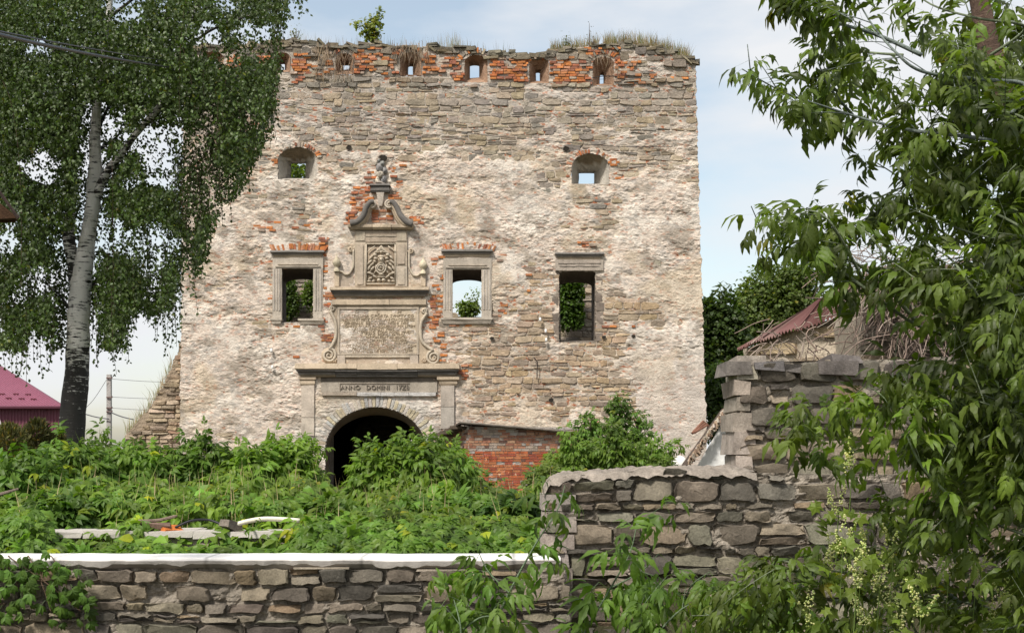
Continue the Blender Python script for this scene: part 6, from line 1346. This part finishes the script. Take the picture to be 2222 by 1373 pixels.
for a, b2 in (((20,1208),(175,1325)),((60,1208),(110,1325)),((110,1208),(150,1290)),((0,1206),(40,1275))): V, Fc = tube(spline([P(a[0], a[1]-2, YW+.1), P(a[0]+5, a[1]+3, YW-.08), P((a[0]+b2[0])/2+6, (a[1]+b2[1])/2, YW-.12), P(b2[0], b2[1], YW-.1)], 5), .005, 5); mesh('vine_stem', V, Fc, M['bark'], cr, np.tile((.18,.12,.08), (len(V), 1)))

# ---------------- trees behind
def crown(px_, py_, rx, ry, Y, n, ls, base, seed, lumps=9, hole=.0):
    """leaves on the shells of overlapping clumps"""
    r2 = np.random.default_rng(seed); P_ = []; D = []; 
    cs = [(0, 0, .62)]+[(math.cos(a)*.55*r2.uniform(.6, 1.1), math.sin(a)*.55*r2.uniform(.6, 1.1), r2.uniform(.28, .48)) for a in np.linspace(0, 6.28, lumps, endpoint=False)]+[(r2.uniform(-.6, .6), r2.uniform(-.6, .6), r2.uniform(.2, .4)) for _ in range(lumps)]
    k = r2.integers(0, len(cs), n); c = np.array(cs)[k]; u = r2.normal(0, 1, (n, 3)); u /= np.linalg.norm(u, axis=1, keepdims=True); rr = r2.random(n)**.33*(1+.25*r2.normal(0, 1, n)*.5)
    X = X_(px_, Y)+(c[:, 0]+u[:, 0]*c[:, 2]*rr)*rx*Y/F; Z = Z_(py_, Y)+(c[:, 1]+u[:, 2]*c[:, 2]*rr)*ry*Y/F; YY_ = Y+(u[:, 1]*c[:, 2]*rr+r2.uniform(-.3, .3, n))*rx*Y/F
    pos = np.stack([X, YY_, Z], 1); d = u+r2.normal(0, .7, (n, 3)); up = u+(0, 0, .9)+r2.normal(0, .4, (n, 3)); return pos, orient(d, up), r2.uniform(.7, 1.25, n)*ls, rtint(base, n, .3, r2, .02)
def tree(name, lb, px_, py_, rx, ry, Y, n, ls, base, seed, grp=None, cat='tree', zg=.6):
    root = empty(name, lb, cat, grp); pos, R, sc, tn = crown(px_, py_, rx, ry, Y, n, ls, base, seed); foliage('crown', T_OV, pos, R, sc, tn, 'leaf', root, seed)
    zc_ = Z_(py_, Y); x0 = X_(px_, Y); V, Fc = tube([(x0, Y, zg), (x0+.1, Y, (zg+zc_)/2), (x0, Y, zc_+ry*Y/F*.5)], [.25, .18, .06], 8); mesh('trunk', V, Fc, M['bark'], root, np.tile((.1,.08,.06), (len(V), 1)), True)
    for q in range(5): a = rnd.uniform(-1, 1); V, Fc = tube([(x0, Y, zc_-ry*Y/F*.5+q*.3), (x0+a*rx*Y/F*.6, Y, zc_+rnd.uniform(-.1, .5)*ry*Y/F)], [.08, .02], 5); mesh('limb', V, Fc, M['bark'], root, np.tile((.1,.08,.06), (len(V), 1)))
    return root
tree('broadleaf_tree', 'round dark green tree beyond the rusty sheet roof', 1690, 665, 125, 105, 60, 15000, .22, (.075,.115,.03), 61)
tree('broadleaf_tree', 'narrow dense tree hugging the right side of the tower', 1562, 770, 75, 150, 52, 15000, .22, (.05,.09,.02), 62)
tree('broadleaf_tree', 'dark tree filling the gap above the whitewashed lean-to', 1590, 880, 90, 110, 50, 9000, .22, (.045,.085,.02), 66)
tree('broadleaf_tree', 'green tree seen only through the small upper left window', 655, 500, 90, 190, 56, 12000, .2, (.11,.17,.03), 63)
# ivy on the inner ruin seen through window openings
def ivy(lb, cx, cy_, rx, ry, Y, n, base, seed, ls=.13):
    pos, R, sc, tn = crown(cx, cy_, rx, ry, Y, n, ls, base, seed); o = foliage('ivy', T_OV, pos, R, sc, tn, 'leaf', None, seed); return tag(o, lb, 'ivy')
ivy('dark ivy on the inner ruin seen through the left framed window', 622, 650, 36, 60, 50.2, 2200, (.06,.11,.02), 71)
ivy('green sprays hanging beside the inner stones in the left framed window', 675, 640, 25, 40, 50.1, 1000, (.07,.12,.02), 72)
ivy('dense leafy vine filling the bare right window hole', 1236, 660, 36, 80, 50.0, 5500, (.06,.12,.018), 73, .15)
ivy('small green weeds growing on the inner ruin in the middle framed window', 1015, 672, 30, 22, 50.4, 900, (.09,.14,.03), 74)
ivy('light sprig against the sky in the middle framed window', 1025, 640, 22, 22, 50.4, 90, (.12,.18,.04), 75, .1)
for k, (cx, cy_) in enumerate(((590, 700),)): pass

# ---------------- growth on the tower top
def toppts(x0, x1, n, ylim=(39.98, 40.6)): 
    o = []
    for k in range(n): px_ = rnd.uniform(x0, x1); o.append((X_(px_), rnd.uniform(*ylim), Z_(float(topy(px_)))-.02))
    return o
TG = lambda: pick([(.22,.17,.09), (.15,.15,.06), (.28,.21,.12), (.12,.14,.05), (.18,.12,.07)])
blades('grass', toppts(1195, 1300, 700), 'dry grass tuft left part of the overgrown right tower top', 'grass', TG, (.1, .55), ww=.006, bend=.5)
blades('grass', toppts(1310, 1500, 1700), 'thick dry grass fringe along the right tower top', 'grass', TG, (.12, .62), ww=.006, bend=.5)
blades('grass', toppts(610, 1120, 420), 'sparse dry stalks along the left and middle tower top', 'grass', TG, (.1, .5), ww=.004, bend=.3)
blades('grass', toppts(948, 1000, 90), 'taller dry stalks clustered in the middle of the tower top', 'grass', TG, (.3, .75), ww=.004, bend=.4)
pts = []
for (cx, cy_, w_, h_) in ((890, 108, 40, 18), (1305, 121, 22, 7), (745, 120, 26, 10), (1338, 150, 5, 14), (725, 155, 40, 10), (700, 110, 14, 20)):
    for k in range(int(w_*h_/6)): pts.append((X_(cx+rnd.uniform(-w_, w_)), 39.86+rnd.uniform(-.06, .05), Z_(cy_+rnd.uniform(-h_, h_))))
mb = MB()
for (x, y, z) in pts:
    L = rnd.uniform(.15, .55); a = rnd.uniform(-.5, .5); w_ = .006; V = [(x-w_, y, z), (x+w_, y, z), (x+a*L*.4+w_, y-.03, z-L*.5), (x+a*L*.4-w_, y-.03, z-L*.5), (x+a*L, y, z-L)]; mb.add(V, [(0, 1, 2, 3), (3, 2, 4)], pick([(.16,.11,.075), (.24,.18,.12), (.1,.075,.055)]))
tag(mb.build('hanging_roots', M['dry'], None), 'dry brown roots and grass hanging over the loopholes', 'dry roots', None, 'stuff')
def shrub_top(px_, pyt, w_, n, ls, base, lb, st_=4):
    root = empty('rooftop_shrub', lb, 'shrub', 'shrubs rooted on the tower top'); Y = 40.15; zb_ = Z_(float(topy(px_)))-.05; zt_ = Z_(pyt, Y); stems = []
    for q in range(st_): dx = rngp.uniform(-1, 1)*w_*U*.8; f = 1 if q == 0 else rngp.uniform(.6, .9); x0 = X_(px_, Y); stems.append((spline([(x0, Y, zb_), (x0+dx*.4, Y, zb_+(zt_-zb_)*f*.5), (x0+dx*(.5 if q == 0 else 1), Y, zb_+(zt_-zb_)*f)], 5), .018, .005))
    Ls = []
    for pts, _, _ in stems:
        for p in pts[3:]:
            for k in range(n): Ls.append((np.array(p)+RN.normal(0, .09, 3)*(1.0), RN.normal(0, 1, 3), np.array((rngp.uniform(-.4, .4), -.6, 1.)), ls*rngp.uniform(.7, 1.3)))
    make_leaves(Ls, T_OV, base, 'leaf', root, 0, rnn, .25, .08); stem_mesh([(p, [a+(b2-a)*k/(len(p)-1) for k in range(len(p))]) for p, a, b2 in stems], root, (.12,.09,.07), 'stem', 5, st_)
shrub_top(810, 24, 52, 14, .14, (.13,.17,.035), 'leafy yellowish shrub growing on the left part of the tower top', 5)
shrub_top(642, 62, 22, 3, .07, (.12,.15,.05), 'wispy small shrub on the tower top beside the birch', 4)
shrub_top(1278, 50, 6, 1, .06, (.08,.08,.03), 'single tall dark stalk on the right tower top', 2); shrub_top(1235, 82, 18, 4, .08, (.12,.15,.05), 'low green shrub at the left end of the grassy tower top', 3)
shrub_top(352, 850, 1, 0, .05, (.1,.1,.05), 'x') if False else None
pts = []
for k in range(260): f = rnd.random(); px_ = 275+f*100; pts.append((X_(px_, 41), 41+rnd.uniform(-.3, .3), Z_(np.interp(px_, [270, 290, 322, 345, 362, 386], [945, 925, 890, 850, 815, 765]), 41)-.05))
blades('grass', pts, 'dry grass wisps on the sloping ruined wall stub', 'grass', TG, (.15, .6), ww=.006, bend=.8)

# ---------------- dead creeper on the right ruins
def tangle(lb, x0, x1, y0, y1, Y, n, seed, L=(.3, .9), r_=.006, cols=((.28,.21,.17), (.36,.29,.24), (.16,.12,.1)), hang=.5):
    mb = MB(); rq = random.Random(seed)
    for k in range(n):
        x = rq.uniform(x0, x1); y = rq.uniform(y0, y1); p = np.array(P(x, y, Y-rq.uniform(.05, .3))); l_ = rq.uniform(*L); a = rq.uniform(0, 6.28); pp = [p]
        dv_ = np.array((math.cos(a), rq.uniform(-.2, .2), math.sin(a)*.5-hang))
        for q in range(4): dv_ = dv_+np.array((rq.uniform(-.6, .6), rq.uniform(-.15, .15), rq.uniform(-.6, .4))); pp.append(pp[-1]+dv_/np.linalg.norm(dv_)*l_/4)
        V, Fc = tube(spline(pp, 3), r_*rq.uniform(.5, 1.3), 4, cap=False); mb.add(V, Fc, pick(cols, rq))
    return tag(mb.build('dead_creeper', M['wood'], None), lb, 'dead creeper', None, 'stuff')
tangle('tangled dead creeper stems crowning the tall ruin wall', 1880, 2300, 575, 620, 14.0, 620, 1)
tangle('dead creeper stems hanging down the tall ruin wall', 1900, 2300, 620, 760, 14.05, 320, 2)
tangle('dead creeper strands over the rusty sheet roof edge', 1640, 1870, 690, 770, 14.6, 60, 3, (.15, .45))
tangle('thin bare twigs standing against the sky above the ruin', 1830, 2000, 540, 590, 14.0, 40, 4, (.2, .6), .004, hang=-.6)
print('objects', len(bpy.data.objects), 'tris', sum(len(o.data.loop_triangles) if False else sum(len(p.vertices)-2 for p in o.data.polygons) if len(o.data.polygons) < 20000 else len(o.data.polygons)*2 for o in bpy.data.objects if o.type == 'MESH' and o.data.users == 1))
